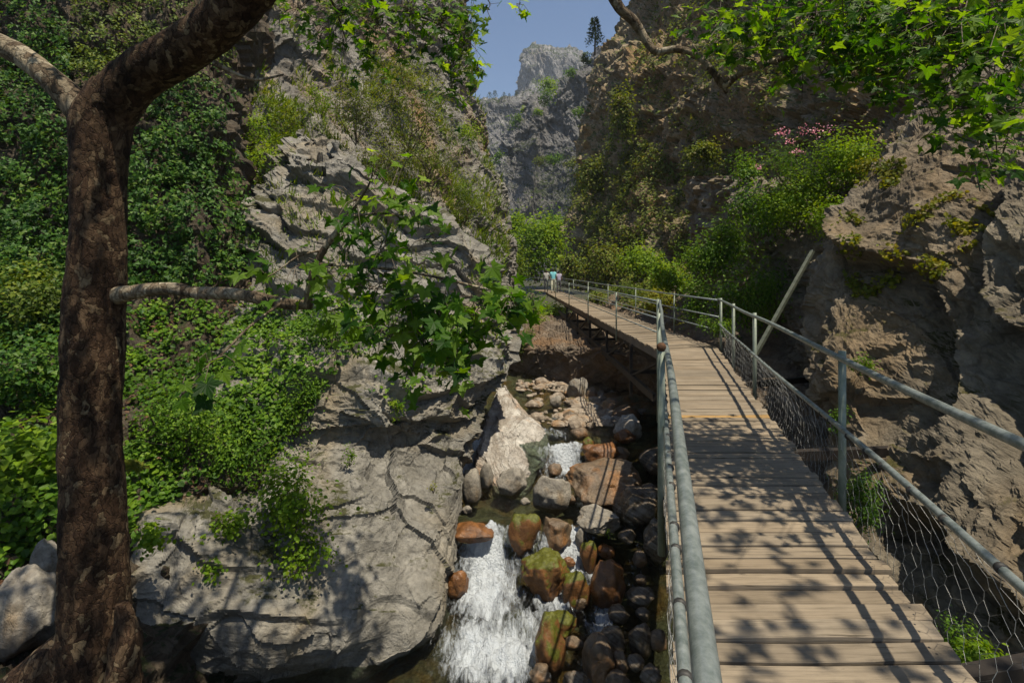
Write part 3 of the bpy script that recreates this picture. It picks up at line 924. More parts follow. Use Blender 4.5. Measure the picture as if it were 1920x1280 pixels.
boulder(-30, 1068, 108, 1215, 'b_grey', 'angular grey boulder left of the plane tree trunk', ycam=5.3, ang=0.2, sub=5)
boulder(62, 1008, 112, 1085, 'b_grey', 'smaller grey stone tucked behind the plane tree trunk', ycam=5.9, ang=0.5)


STN = ['small wet stone', 'rounded little cobble', 'flat brown cobble', 'half sunk stone', 'glossy pebble like stone', 'chunky dark stone']
for k, (a_, b_, r_, mt_, where) in enumerate([
        (1085, 1130, 17, 'b_brown', 'below the two leaning orange boulders'), (1160, 1150, 20, 'b_dark', 'left of the banded boulder in the right channel'), (1068, 1052, 12, 'b_orange', 'right of the largest mossy boulder top'),
        (1075, 1205, 18, 'b_brown', 'right of the tall bottom mossy boulder'), (1190, 1240, 18, 'b_dark', 'under the boulder with one light vein'), (1148, 1080, 14, 'b_brown', 'behind the tall dark orange boulder'),
        (1205, 1150, 14, 'b_dark', 'just below the banded boulder'), (1040, 1200, 12, 'b_orange', 'beside the flank of the tall bottom mossy boulder'), (1175, 1005, 18, 'b_dark', 'right of the speckled grey boulder'),
        (1140, 985, 13, 'b_brown', 'under the right end of the speckled grey boulder'), (1070, 935, 12, 'b_brown', 'between the standing boulder and the broad low one'), (1015, 1262, 22, 'b_brown', 'at the very bottom of the rapids'),
        (1080, 1275, 24, 'b_dark', 'at the bottom edge beside the brown boulder'), (985, 940, 10, 'b_grey', 'on the rim of the calm pool'), (1220, 1262, 22, 'b_dark', 'at the bottom edge against the railing wire'),
        (1165, 850, 16, 'b_brown', 'at the right end of the upper riffle'), (1218, 920, 18, 'b_dark', 'in the dark right under the deck edge'), (1000, 1010, 10, 'b_orange', 'in the gap between waterfall rock and brown block'),
        (875, 955, 10, 'b_grey', 'at the outcrop foot beside the pool'), (1200, 1085, 12, 'b_brown', 'above the banded boulder in the shade')]):
    boulder(a_ - r_, b_ - r_ * .8, a_ + r_, b_ + r_ * .8, mt_, STN[k % 6] + ' ' + where, ang=(k % 5 - 2) * .2, cat='stone')


def gravel_bar():
    n = 900
    px = rng.normal(1065, 62, n)
    py = rng.uniform(716, 800, n)
    vs, fs = [], []
    V, Fc = ICO2
    base = 0
    for a, b in zip(px, py):
        if a < 955 + (b - 716) * 0.5 or a > 1240 or (a < 1075 - abs(b - 760) * .6 and b > 735 and rng.random() < .85):
            continue
        Y = y_at(b)
        p = P(a, b, Y)
        s = min(0.26, rng.gamma(1.5, 0.045) + 0.03)
        v = V * (1 + 0.35 * perlin(V * 1.3 + rng.uniform(0, 90), 3))[:, None] * np.array([s, s * rng.uniform(.6, 1), s * rng.uniform(.4, .8)])
        c, sn = math.cos(a), math.sin(a)
        v = np.stack([v[:, 0] * c - v[:, 1] * sn, v[:, 0] * sn + v[:, 1] * c, v[:, 2]], -1) + p
        v[:, 2] += 0.03
        vs.append(v)
        fs.append(Fc + base)
        base += len(V)
    o = mesh_np('gravel', np.concatenate(vs), np.concatenate(fs), 3, M['gravel'], smooth=False)
    tag(o, 'bar of loose gravel and cobbles upstream below the undercut wall', 'gravel', None, 'stuff')


gravel_bar()


# ------------------------------------------------------------------ tubes
def tube_geo(pts, rad, sides=8, seed=None, rough=0.0, cap=True, sub=1, freq=3.0):
    pts = np.asarray(pts, float)
    rad = np.asarray(rad if np.ndim(rad) else [rad] * len(pts), float)
    if sub > 1:
        n = (len(pts) - 1) * sub + 1
        pts = cr_up(pts, n)
        rad = np.maximum(cr_up(rad[:, None], n)[:, 0], 0.0005)
    T = np.gradient(pts, axis=0)
    T /= np.linalg.norm(T, axis=1, keepdims=True) + 1e-9
    ref = np.array([0.0, 0.0, 1.0]) if abs(T[0][2]) < 0.8 else np.array([1.0, 0, 0])
    rings = []
    u = np.cross(ref, T[0])
    u /= np.linalg.norm(u)
    ang = np.linspace(0, 2 * math.pi, sides, endpoint=False)
    for p, t, r in zip(pts, T, rad):
        u = u - t * (u @ t)
        u /= np.linalg.norm(u)
        w = np.cross(t, u)
        rings.append(p + r * (np.cos(ang)[:, None] * u + np.sin(ang)[:, None] * w))
    V = np.array(rings)
    if rough:
        cen = pts[:, None, :]
        d = V - cen
        nz = fbm(V * freq * np.array([1, 1, .6]), 4, seed or 1)[..., None]
        if sides > 30:
            nz = 0.6 * nz + 0.30 * facet(V * np.array([7, 7, 4.5]) + 0.3 * fbm(V * 6, 2, 5)[..., None], 3, 0.5, 0.6, 0.5)[..., None] * 0.5 + 0.12 * fbm(V * 22, 3, 9)[..., None]
        V = cen + d * (1 + rough * nz)
    n = len(pts)
    a = np.arange(n * sides).reshape(n, sides)
    b = np.roll(a, -1, axis=1)
    Fq = np.stack([a[:-1], b[:-1], b[1:], a[1:]], -1).reshape(-1, 4)
    V = V.reshape(-1, 3)
    if cap:
        V = np.concatenate([V, pts[[0, -1]]])
        c0, c1 = n * sides, n * sides + 1
        i = np.arange(sides)
        j = (i + 1) % sides
        e0 = np.stack([j, i, np.full(sides, c0), np.full(sides, c0)], -1)
        e1 = np.stack([a[-1][i], a[-1][j], np.full(sides, c1), np.full(sides, c1)], -1)
        return V, Fq, e0[:, :3], e1[:, :3]
    return V, Fq, None, None


class MB:
    """Collects tubes and boxes for one mesh object."""
    def __init__(s):
        s.v, s.f, s.n = [], [], 0

    def add(s, V, faces):
        V = np.asarray(V, float)
        s.v.append(V)
        s.f += [tuple(int(i) + s.n for i in fc) for fc in faces]
        s.n += len(V)

    def tube(s, *a, **k):
        V, q, e0, e1 = tube_geo(*a, **k)
        s.add(V, list(q) + (list(e0) + list(e1) if e0 is not None else []))
        return s

    def bar(s, a, b, w, h, up=(0, 0, 1)):
        a, b = np.asarray(a, float), np.asarray(b, float)
        t = (b - a) / np.linalg.norm(b - a)
        u = np.cross(t, up)
        if np.linalg.norm(u) < 1e-3:
            u = np.cross(t, (1, 0, 0))
        u /= np.linalg.norm(u)
        k = np.cross(u, t)
        V = [p + u * sx * w / 2 + k * sz * h / 2 for p in (a, b) for sx, sz in ((-1, -1), (1, -1), (1, 1), (-1, 1))]
        s.add(V, [(0, 1, 2, 3), (7, 6, 5, 4), (0, 4, 5, 1), (1, 5, 6, 2), (2, 6, 7, 3), (3, 7, 4, 0)])
        return s

    def build(s, name, mat, parent=None, smooth=True):
        return pyobj(name, np.concatenate(s.v), s.f, mat, parent, smooth)


# ------------------------------------------------------------------ boardwalk
DL = np.array([(-0.85, -3.3), (3.10, 10.35), (2.55, 37.5), (1.6, 41)])       # left deck edge (X, Y)
DR = np.array([(0.35, -3.3), (4.42, 10.75), (3.80, 37.5), (2.95, 42)])       # right deck edge


def arclen(pl):
    return np.concatenate([[0], np.cumsum(np.linalg.norm(np.diff(pl, axis=0), axis=1))])


def along(pl, d):
    s = arclen(pl)
    return np.array([np.interp(d, s, pl[:, 0]), np.interp(d, s, pl[:, 1])])


boardwalk = empty('boardwalk', (1.3, 2.0, 0))
tag(boardwalk, 'narrow wooden plank boardwalk bending along the gorge wall', 'boardwalk')


def planks():
    sL, sR = arclen(DL), arclen(DR)
    d = 0.0
    k = 0
    total = sL[-1]
    segs = []
    while d < total - 0.2 and k < 298:
        w = random.uniform(0.105, 0.15) if d < 15 else 0.165
        segs.append((d, d + w))
        d += w + random.uniform(0.011, 0.028) + (0.02 if len(segs) == 38 else 0)
        k += 1
    for k, (a, b) in enumerate(segs):
        fa, fb = [], []
        pts = []
        for q in (a, b):
            # matching station on the right edge (fan at the bend)
            u = np.interp(q, sL, np.arange(len(sL)))
            i = min(int(u), len(sL) - 2)
            fr = u - i
            if i == 0:
                L_ = sL[1]
                ease = max(0, (q - (L_ - 1.6)) / 1.6)
                qr = q + (sR[1] - sL[1]) * ease
            else:
                qr = sR[i] + (sR[i + 1] - sR[i]) * fr
            pts.append((along(DL, q), along(DR, qr)))
        (l0, r0), (l1, r1) = pts
        ex0, ex1 = random.uniform(-.03, .03), random.uniform(-.03, .03)
        dirv = (r0 - l0) / np.linalg.norm(r0 - l0)
        l0, l1, r0, r1 = l0 - dirv * (0.02 + ex0), l1 - dirv * (0.02 + ex0), r0 + dirv * (0.02 + ex1), r1 + dirv * (0.02 + ex1)
        z0 = random.uniform(-0.006, 0.006)
        warp = random.uniform(-0.011, 0.011)
        tilt = random.uniform(-0.006, 0.006)
        cen = (l0 + r1) / 2
        n = 7
        ax = dirv
        V, Fc = [], []
        th = 0.04
        for i in range(n):
            f = i / (n - 1)
            g0, g1 = l0 + (r0 - l0) * f, l1 + (r1 - l1) * f
            wv = warp * math.sin(math.pi * f) * (1 if k % 2 else -1)
            wob = 0.003 * math.sin(f * 9 + k)
            wd = (g1 - g0) / np.linalg.norm(g1 - g0)
            g0, g1 = g0 + wd * wob, g1 + wd * wob * 0.5
            ch = 0.004
            for (g, s1, zz) in ((g0, 1, -th), (g0, 1, -ch), (g0 + wd * ch, 1, 0), (g1 - wd * ch, -1, 0), (g1, -1, -ch), (g1, -1, -th)):
                t = tilt if s1 > 0 else -tilt
                V.append((g[0] - cen[0], g[1] - cen[1], zz + z0 + wv + t))
        for i in range(n - 1):
            for j in range(6):
                a0, a1 = i * 6 + j, i * 6 + (j + 1) % 6
                Fc.append((a0, a1, a1 + 6, a0 + 6))
        Fc.append(tuple(range(5, -1, -1)))
        Fc.append(tuple(range((n - 1) * 6, n * 6)))
        nailf = []
        if cen[1] < 9:
            wd = (l1 - l0) / np.linalg.norm(l1 - l0)
            for f in (0.07, 0.93):
                for e in (0.28, 0.72):
                    g = l0 + (r0 - l0) * f + ((l1 + (r1 - l1) * f) - (l0 + (r0 - l0) * f)) * (e + random.uniform(-.06, .06)) + dirv * random.uniform(-.015, .015)
                    zt = z0 + warp * math.sin(math.pi * f) * (1 if k % 2 else -1) + tilt * (1 - 2 * e) + 0.0015
                    bi = len(V)
                    for q in range(6):
                        V.append((g[0] - cen[0] + .005 * math.cos(q * 1.047), g[1] - cen[1] + .005 * math.sin(q * 1.047), zt))
                    Fc.append(tuple(range(bi, bi + 6)))
                    nailf.append(len(Fc) - 1)
        # rotate into the plank's own frame so the grain runs along it
        th_ = math.atan2(ax[1], ax[0])
        c, s = math.cos(-th_), math.sin(-th_)
        V = [(x * c - y * s, x * s + y * c, z) for x, y, z in V]
        isnew = abs(cen[1] - 5.72) < 0.07
        o = pyobj('plank', V, Fc, M['plank_new'] if isnew else M['plank'], boardwalk)
        if nailf:
            o.data.materials.append(M['tie'])
            for q in nailf:
                o.data.polygons[q].material_index = 1
        if isnew:
            o['label'] = 'fresh orange plank'
        o.location = (cen[0] - boardwalk.location.x, cen[1] - boardwalk.location.y, 0)
        o.rotation_euler = (0, 0, th_)


planks()


def deck_frame():
    def pl(edge, off, z, d0, d1, n):
        s = arclen(edge)
        out = []
        other = DR if edge is DL else DL
        for d in np.linspace(d0, d1, n):
            p = along(edge, d)
            q = along(other, d * arclen(other)[-1] / s[-1])
            v = (q - p) / np.linalg.norm(q - p)
            out.append((p[0] + v[0] * off, p[1] + v[1] * off, z))
        return out
    for edge in (DL, DR):
        s = arclen(edge)
        for a, b in ((0, s[1]), (s[1], s[2])):
            p, q = along(edge, a), along(edge, b)
            oth = DR if edge is DL else DL
            p2, q2 = along(oth, a), along(oth, b)
            vi = (p2 - p) / np.linalg.norm(p2 - p) * 0.05
            A = (p[0] + vi[0], p[1] + vi[1], -0.135)
            B = (q[0] + vi[0], q[1] + vi[1], -0.135)
            MB().bar(A, B, 0.07, 0.17).build('edge_beam', M['beam'], boardwalk, False)
    # outer steel girder line below the far run, hangers and props
    for (a, b, w, h) in [((3.05, 10.6, -1.05), (2.75, 29, -0.75), 0.09, 0.16), ((3.5, 10.9, -0.5), (3.2, 30, -0.45), 0.09, 0.14)]:
        MB().bar(a, b, w, h).build('girder', M['girder'], boardwalk, False)
    for y in (12.6, 15.5, 18.5, 21.5, 25):
        x = 3.07 - (y - 10.4) * 0.0205
        MB().bar((x, y, -0.2), (x, y, -1.15 if y > 13 else -1.5), 0.07, 0.07).build('hanger', M['girder'], boardwalk, False)
        MB().bar((x, y, -1.0), (x + 0.05, y - 2.2, -0.25), 0.05, 0.05).build('brace', M['girder'], boardwalk, False)
        MB().bar((x, y, -0.9), (x + 1.7, y + .1, -0.9), 0.07, 0.09).build('cross_beam', M['girder'], boardwalk, False)
    # steel cross beam to the rock on the right and the long diagonal strut
    MB().bar((1.9, 5.15, -0.27), (4.35, 5.4, -0.27), 0.08, 0.1).build('cross_beam', M['girder'], boardwalk, False)
    MB().bar((2.6, 8.0, -0.27), (6.2, 9.2, -0.27), 0.08, 0.1).build('cross_beam', M['girder'], boardwalk, False)
    MB().bar((1.2, 2.2, -0.27), (3.4, 2.6, -0.27), 0.08, 0.1).build('cross_beam', M['girder'], boardwalk, False)
    a, b = P(1412, 672, 8.6), P(1524, 470, 9.8)
    MB().bar(a, b, 0.062, 0.062).build('strut', M['strut'], boardwalk, False)


deck_frame()
rebase_list = [boardwalk]
inv = Matrix.Translation(-Vector(boardwalk.location))
for c in boardwalk.children:
    if c.name.split('.')[0] != 'plank':
        c.matrix_parent_inverse = inv


def rail_path(edge, off, z, d0, d1, step=1.4, sag=0.012, seed=1):
    s = arclen(edge)
    oth = DR if edge is DL else DL
    so = arclen(oth)
    ds = sorted(set([d0, d1] + [x for x in s if d0 < x < d1] + list(np.arange(d0 + step, d1 - .3, step))))
    rg = np.random.default_rng(seed)
    out = []
    for d in ds:
        p = along(edge, d)
        u = np.interp(d, s, np.arange(len(s)))
        q = along(oth, np.interp(u, np.arange(len(so)), so))
        v = (p - q) / np.linalg.norm(p - q)
        out.append((p[0] + v[0] * off + rg.uniform(-sag, sag), p[1] + v[1] * off, z + rg.uniform(-sag, sag)))
    return out


def railing(edge, off, d_posts_near, d_posts_far, label, seed, near_mesh):
    s = arclen(edge)
    first = rail_path(edge, off, 0, d_posts_near[0], d_posts_near[0] + .1)[0]
    root = empty('railing', (first[0], first[1], 0))
    tag(root, label, 'railing', 'boardwalk railings')
    kink = s[1]
    top = 1.05
    # near run: two thick pipes; far run: three thin rails
    for z, r in ((top, 0.023), (0.52, 0.0205)):
        low = MB().tube(rail_path(edge, off, z, 0.2, kink, 1.6, 0.010, seed + int(z * 10)), r, 10, sub=3).build('rail', M['steel'], root)
    for z, r in ((top - .03, 0.02), (0.66, 0.016), (0.36, 0.016)):
        MB().tube(rail_path(edge, off, z, kink, s[-1] - .2, 4.0, 0.01, seed + 5), r, 8).build('rail', M['steel'], root)
    for d in d_posts_near + d_posts_far:
        p = rail_path(edge, off + 0.045, 0, d, d + 0.1)[0]
        far = d > kink + .2
        m = MB()
        if far:
            m.tube([(p[0], p[1], -0.32), (p[0], p[1], top)], 0.022, 8)
        else:
            m.tube([(p[0], p[1], -0.45), (p[0], p[1], top + .035)], 0.027, 10)
        po = m.build('post', M['post'], root)
    # wire netting below the lower pipe
    if near_mesh:
        m = MB()
        path = rail_path(edge, off, 0.52, 0.4, kink - .1, 0.6, 0.0, seed)
        path = np.array(path)
        L_ = np.concatenate([[0], np.cumsum(np.linalg.norm(np.diff(path, axis=0), axis=1))])
        rg = np.random.default_rng(seed + 3)
        dx, lev, zh = 0.05, 8, 0.66
        nx = int(L_[-1] / dx)
        nd = np.array([0.961, -0.277, 0]) * (1 if edge is DR else -1)
        pts_ = {}

        def node(k, i):
            if (k, i) not in pts_:
                d = i * dx
                up = 1 if (i + k) % 2 == 0 else -1
                t = min(1.0, max(0.0, (k + 0.25 * -up) / lev))
                base = np.array([np.interp(d, L_, path[:, c]) for c in range(3)])
                bulge = (0.08 if edge is DR else 0.015) * math.sin(math.pi * t) * (1 + 0.5 * math.sin(d * 1.3 + seed)) + 0.012 * math.sin(d * 5)
                sag = 0.05 * math.sin(d * 0.9 + seed) * t
                pts_[(k, i)] = base + nd * bulge + np.array([0, 0, -0.005 - (zh + sag) * t]) + rg.normal(0, 0.006, 3)
            return pts_[(k, i)]
        for k in range(lev + 1):
            for i in range(nx):
                m.tube([node(k, i), node(k, i + 1)], 0.0010, 3, cap=False)
                if (i + k) % 2 and k < lev:
                    m.tube([node(k, i), node(k + 1, i)], 0.0015, 3, cap=False)
        m.build('wire_netting', M['wire'], root)['kind'] = 'stuff'
        t = MB()
        for d in np.arange(0.8, L_[-1], 0.31):
            d += rg.uniform(-.08, .08)
            p = np.array([np.interp(d, L_, path[:, k]) for k in range(3)])
            q = np.array([np.interp(d + 0.018, L_, path[:, k]) for k in range(3)])
            t.tube([p, q], 0.0235, 10)
        t.build('wire_tie', M['tie'], low)['kind'] = 'stuff'
    rebase(root)
    return root


sL, sR = arclen(DL), arclen(DR)


def d_of_Y(edge, y):
    s = arclen(edge)
    return float(np.interp(y, edge[:, 1], s))


rl = railing(DL, 0.02, [d_of_Y(DL, y) for y in (-2.5, 0.3, 3.75, 7.0, 10.3)], [d_of_Y(DL, y) for y in (14.1, 18.7, 24, 30, 35.5)],
             'pipe railing along the stream side of the boardwalk', 3, True)
rr = railing(DR, 0.06, [d_of_Y(DR, y) for y in (-2.5, 0.5, 3.72, 7.0, 8.9, 10.6)], [d_of_Y(DR, y) for y in (13.6, 17.5, 22, 27, 32.5)],
             'pipe railing with drooping wire netting along the cliff side of the boardwalk', 8, True)


def cap_ball():
    p = rail_path(DL, 0.065, 0, d_of_Y(DL, 3.75), d_of_Y(DL, 3.9))[0]
    V, Fc = ICO2
    v = V * 0.036
    posts = [c for c in rl.children if c.name.split('.')[0] == 'post']
    po = min(posts, key=lambda c: abs(c.data.vertices[0].co.y - p[1]))
    o = mesh_np('post_cap', v + np.array([p[0], p[1], 1.115]), Fc, 3, M['rust'], po)
    o['label'] = 'rusty ball cap'


cap_ball()

# ------------------------------------------------------------------ leaves
LEAF = (np.array([(0, 0, 0), (0.28, 0.42, 0.06), (0, 1, -0.05), (-0.28, 0.42, 0.06)], float), np.array([(0, 1, 2), (0, 2, 3)]))
LEAFW = (np.array([(0, 0, 0), (0.36, 0.22, 0.05), (0.34, 0.62, 0.05), (0, 1, -0.08), (-0.34, 0.62, 0.05), (-0.36, 0.22, 0.05)], float),
         np.array([(0, 1, 2), (0, 2, 3), (0, 3, 4), (0, 4, 5)]))
IVY = (np.array([(0, 0.1, 0), (0.45, 0, 0.04), (0.30, 0.42, 0.02), (0, 0.95, -0.10), (-0.30, 0.42, 0.02), (-0.45, 0, 0.04)], float),
       np.array([(0, 1, 2), (0, 2, 3), (0, 3, 4), (0, 4, 5)]))
BLADE = (np.array([(-0.03, 0, 0), (0.03, 0, 0), (0.02, 0.55, 0.06), (-0.02, 0.55, 0.06), (0, 1, 0.28)], float), np.array([(0, 1, 2), (0, 2, 3), (3, 2, 4)]))
LANCE = (np.array([(0, 0, 0), (0.09, 0.4, 0.03), (0, 1, -0.05), (-0.09, 0.4, 0.03)], float), np.array([(0, 1, 2), (0, 2, 3)]))


def plane_leaf_tmpl(seed=0):
    rg = random.Random(seed)
    # five pointed lobes with a tooth on each flank
    pol = []
    lobes = [(-128, 0.62), (-68, 0.86), (0, 1.0), (68, 0.86), (128, 0.62)]
    for i, (a, r) in enumerate(lobes):
        a += rg.uniform(-6, 6)
        r *= rg.uniform(0.92, 1.08)
        if i == 0:
            pol.append((a - 26, 0.34))
        pol.append((a - 18, r * 0.66))
        pol.append((a - 11, r * 0.68))
        pol.append((a - 9, r * 0.80))
        pol.append((a, r))
        pol.append((a + 9, r * 0.78))
        pol.append((a + 12, r * 0.67))
        pol.append((a + 19, r * 0.64))
        if i < 4:
            pol.append(((a + lobes[i + 1][0]) / 2, 0.47 if i in (1, 2) else 0.42))
        else:
            pol.append((a + 26, 0.34))
    V = [(0, 0, 0)]
    for a, r in pol:
        t = math.radians(a)
        x, y = math.sin(t) * r * 0.62, math.cos(t) * r * 0.62
        z = 0.10 * abs(x) - 0.30 * r * r * 0.62 * (0.6 + 0.4 * math.cos(t * 2.5)) * 0.45 + rg.uniform(-.02, .02)
        V.append((x, y + 0.16, z))
    V[0] = (0, 0.16, 0)
    n = len(pol)
    Fc = [(0, i + 1, i) for i in range(1, n)]
    return np.array(V), np.array(Fc)


PLEAF = [plane_leaf_tmpl(k) for k in range(5)]


def unit(v):
    return v / (np.linalg.norm(v, axis=-1, keepdims=True) + 1e-9)


def frames(nrm, tip):
    z = unit(nrm)
    y = unit(tip - (tip * z).sum(-1, keepdims=True) * z)
    x = np.cross(y, z)
    return np.stack([x, y, z], -1)


def scatter_geo(tm, pos, Rm, scl):
    V, Fc = tm
    v = (Rm[:, None] @ V[None, :, :, None])[..., 0] * np.asarray(scl)[:, None, None] + pos[:, None]
    f = Fc[None] + (np.arange(len(pos)) * len(V))[:, None, None]
    return v.reshape(-1, 3), f.reshape(-1, 3)


def scatter(name, tm, pos, Rm, scl, mat, parent=None):
    v, f = scatter_geo(tm, pos, Rm, scl)
    return mesh_np(name, v, f, 3, mat, parent, smooth=False)


def rdir(n, bias=(0, 0, 0)):
    return unit(rng.normal(size=(n, 3)) + np.asarray(bias))


def inpoly(px, py, poly):
    res = np.zeros(len(px), bool)
    n = len(poly)
    for i in range(n):
        x0, y0 = poly[i]
        x1, y1 = poly[(i + 1) % n]
        c = ((y0 > py) != (y1 > py)) & (px < (x1 - x0) * (py - y0) / (y1 - y0 + 1e-9) + x0)
        res ^= c
    return res


def surf_pick(pname, n, poly, nscale=0.8, thr=0.0, seed=1, minz=-1.0):
    """Random points of a rock surface within an outline (photo rows and columns), thinned by noise into patches."""
    D = PATCH[pname]
    k = np.nonzero(inpoly(D['px'], D['py'], poly) & (D['n'][:, 2] > minz))[0]
    w = fbm(D['G'][k] * nscale, 3, seed)
    k = k[w > thr]
    if len(k) == 0:
        return np.zeros((0, 3)), np.zeros((0, 3))
    k = rng.choice(k, n)
    return D['G'][k], D['n'][k]


for D in PATCH.values():     # face all stored normals towards the camera side
    v = np.array([0, 0, EYE]) - D['G']
    sgn = np.sign((v * D['n']).sum(-1, keepdims=True))
    D['n'] *= np.where(sgn == 0, 1, sgn)

# ivy curtain on the wall behind the tree
IVYP = [(-230, -60), (520, -60), (440, 60), (395, 140), (425, 300), (462, 390), (448, 520), (330, 540), (225, 530), (225, 640), (110, 660), (-230, 640)]


def ivy():
    pos, n = surf_pick('bank', 60000, IVYP, 1.1, -0.62, 4)
    clump = fbm(pos * 2.0, 3, 6)
    keep = clump > rng.uniform(-.48, .05, len(pos))
    pos, n, clump = pos[keep], n[keep], clump[keep]
    pos = pos + n * (0.06 + 0.85 * np.clip(clump + .1, 0, 1) + rng.uniform(0, .22, len(pos)) ** 1.5)[:, None] + rng.normal(0, .05, pos.shape)
    nr = unit(n + rdir(len(pos)) * 0.75 + np.array([0.1, -0.1, 0.55]))
    tip = rdir(len(pos), (0, 0, -1.6))
    px, py = topx(pos)
    yel = (py < 150 + 60 * perlin(pos * .6, 3)) & (px > 130)
    sc = rng.uniform(0.055, 0.115, len(pos))
    Rm = frames(nr, tip)
    o = scatter('ivy', IVY, pos[~yel], Rm[~yel], sc[~yel], M['ivy'])
    tag(o, 'dense dark green ivy curtain over the rock wall behind the plane tree', 'ivy', None, 'stuff')
    o = scatter('creeper', LEAFW, pos[yel], Rm[yel], sc[yel] * .8, M['ivy_yellow'])
    tag(o, 'sunlit yellow green creeper along the top of the ivy wall', 'creeper', None, 'stuff')


ivy()


def ground_cover():
    # leafy undergrowth on the bank
    poly = [(-230, 430), (110, 430), (225, 560), (430, 560), (620, 560), (660, 700), (560, 830), (380, 900), (250, 1000), (110, 1060), (-230, 1080)]
    pos, n = surf_pick('bank', 22000, poly, 1.6, -0.22, 8)
    p2, n2 = surf_pick('rock_outcrop', 5200, [(225, 600), (560, 590), (640, 690), (560, 790), (500, 860), (420, 900), (330, 930), (235, 1000)], 1.4, -0.15, 9)
    p3, n3 = surf_pick('rock_outcrop', 4200, [(430, 545), (640, 560), (720, 620), (640, 700), (560, 780), (430, 780)], 1.7, -.02, 10)
    p4, n4 = surf_pick('rock_outcrop', 900, [(650, 560), (950, 560), (930, 720), (700, 740)], 1.7, .15, 13)
    pos, n = np.concatenate([pos, p2, p3, p4]), np.concatenate([n, n2, n3, n4])
    cl = np.clip(fbm(pos * 1.8, 2, 12), 0, 1)
    pos = pos + n * (0.04 + .3 * cl * rng.uniform(.3, 1, len(pos)))[:, None] + rng.normal(0, .05, pos.shape)
    nr = unit(n + rdir(len(pos)) * .7 + np.array([0, -.2, .8]))
    o = scatter('undergrowth', LEAFW, pos, frames(nr, rdir(len(pos), (0, -.4, -.4))), rng.uniform(.05, .11, len(pos)), M['shrub'])
    tag(o, 'tangle of small leafy plants covering the bank', 'undergrowth', None, 'stuff')
    # leaf litter
    pos, n = surf_pick('bank', 2600, [(-60, 560), (640, 560), (640, 800), (300, 1000), (-60, 1300)], 1.2, -0.1, 18)
    o = scatter('leaf_litter', LEAF, pos + n * .02, frames(unit(n + rdir(len(pos)) * .3), rdir(len(pos))), rng.uniform(.05, .11, len(pos)), M['dry'])
    tag(o, 'brown fallen leaves lying on the bank', 'leaf litter', None, 'stuff')
    # grass and herbs on the rocks
    gp, gn = [], []
    for args in [('rock_outcrop', 1500, [(450, 380), (560, 300), (900, 460), (960, 560), (950, 720), (700, 700), (450, 600)], 1.1, .12, 5, .15),
                 ('cliff_left', 12000, [(430, 190), (560, 190), (640, 330), (940, 330), (965, 520), (450, 560)], .35, -.05, 6, -.2),
                 ('cliff_left', 7000, [(400, 0), (880, 0), (905, 200), (950, 420), (640, 420), (430, 200)], .4, .10, 7, -.2)]:
        a, b = surf_pick(*args)
        gp.append(a)
        gn.append(b)
    pos, n = np.concatenate(gp), np.concatenate(gn)
    up = unit(n * .5 + rdir(len(pos)) * .5 + np.array([0, 0, 1.0]))
    sc = rng.uniform(.12, .34, len(pos)) * np.clip(pos[:, 1] / 14, .5, 2.2)
    tm = (BLADE[0] * np.array([2.2, 1, 1]), BLADE[1])
    o = scatter('grass', tm, pos, frames(rdir(len(pos)), up), sc, M['grass'])
    tag(o, 'tufts of sunlit grass and herbs growing on the rocks and left cliff', 'grass', None, 'stuff')
    # greenery clinging to the right cliff
    gp, gn = [], []
    for args in [('cliff_right', 26000, [(1060, 330), (1200, 260), (1330, 330), (1500, 300), (1560, 560), (1240, 600), (1050, 530)], .38, .02, 16, -.6),
                 ('cliff_right', 14000, [(1150, 180), (1260, -40), (1640, -40), (1600, 420), (1100, 440), (1090, 320)], .42, .12, 17, -.6),
                 ('cliff_undercut', 9000, [(1050, 440), (1330, 440), (1330, 640), (1240, 590), (1150, 575), (1050, 560)], .6, -.1, 19, -.3)]:
        a, b = surf_pick(*args)
        gp.append(a)
        gn.append(b)
    pos, n = np.concatenate(gp), np.concatenate(gn)
    pos = pos + n * rng.uniform(0, .5, len(pos))[:, None] * np.clip(pos[:, 1:2] / 25, .4, 1.5) + rng.normal(0, .1, pos.shape)
    nr = unit(n + rdir(len(pos)) * .8 + np.array([0, 0, .8]))
    o = scatter('cliff_scrub', (LEAF[0] * np.array([1.25, 1, 1]), LEAF[1]), pos, frames(nr, rdir(len(pos), (0, 0, -.3))), rng.uniform(.10, .2, len(pos)) * np.clip(pos[:, 1] / 26, .6, 1.8), M['olive'])
    tag(o, 'olive green scrub clinging to the ledges of the right cliff', 'scrub', None, 'stuff')
    # bleached plants in the seams of the near rock
    poly = [(1560, 420), (1640, 300), (1700, 300), (1660, 420), (1800, 360), (1900, 420), (1740, 540), (1600, 560)]
    pos, n = surf_pick('rock_slope', 2600, poly, 2.0, .12, 29)
    if len(pos):
        pos = pos + n * rng.uniform(0, .08, len(pos))[:, None]
        o = scatter('rock_plants', LEAFW, pos, frames(unit(n + rdir(len(pos)) * .8), rdir(len(pos), (0, 0, .3))), rng.uniform(.03, .07, len(pos)), M['yellowish'])
        tag(o, 'yellow green cushion plants in the seams of the near rock slabs', 'plants', None, 'stuff')


ground_cover()


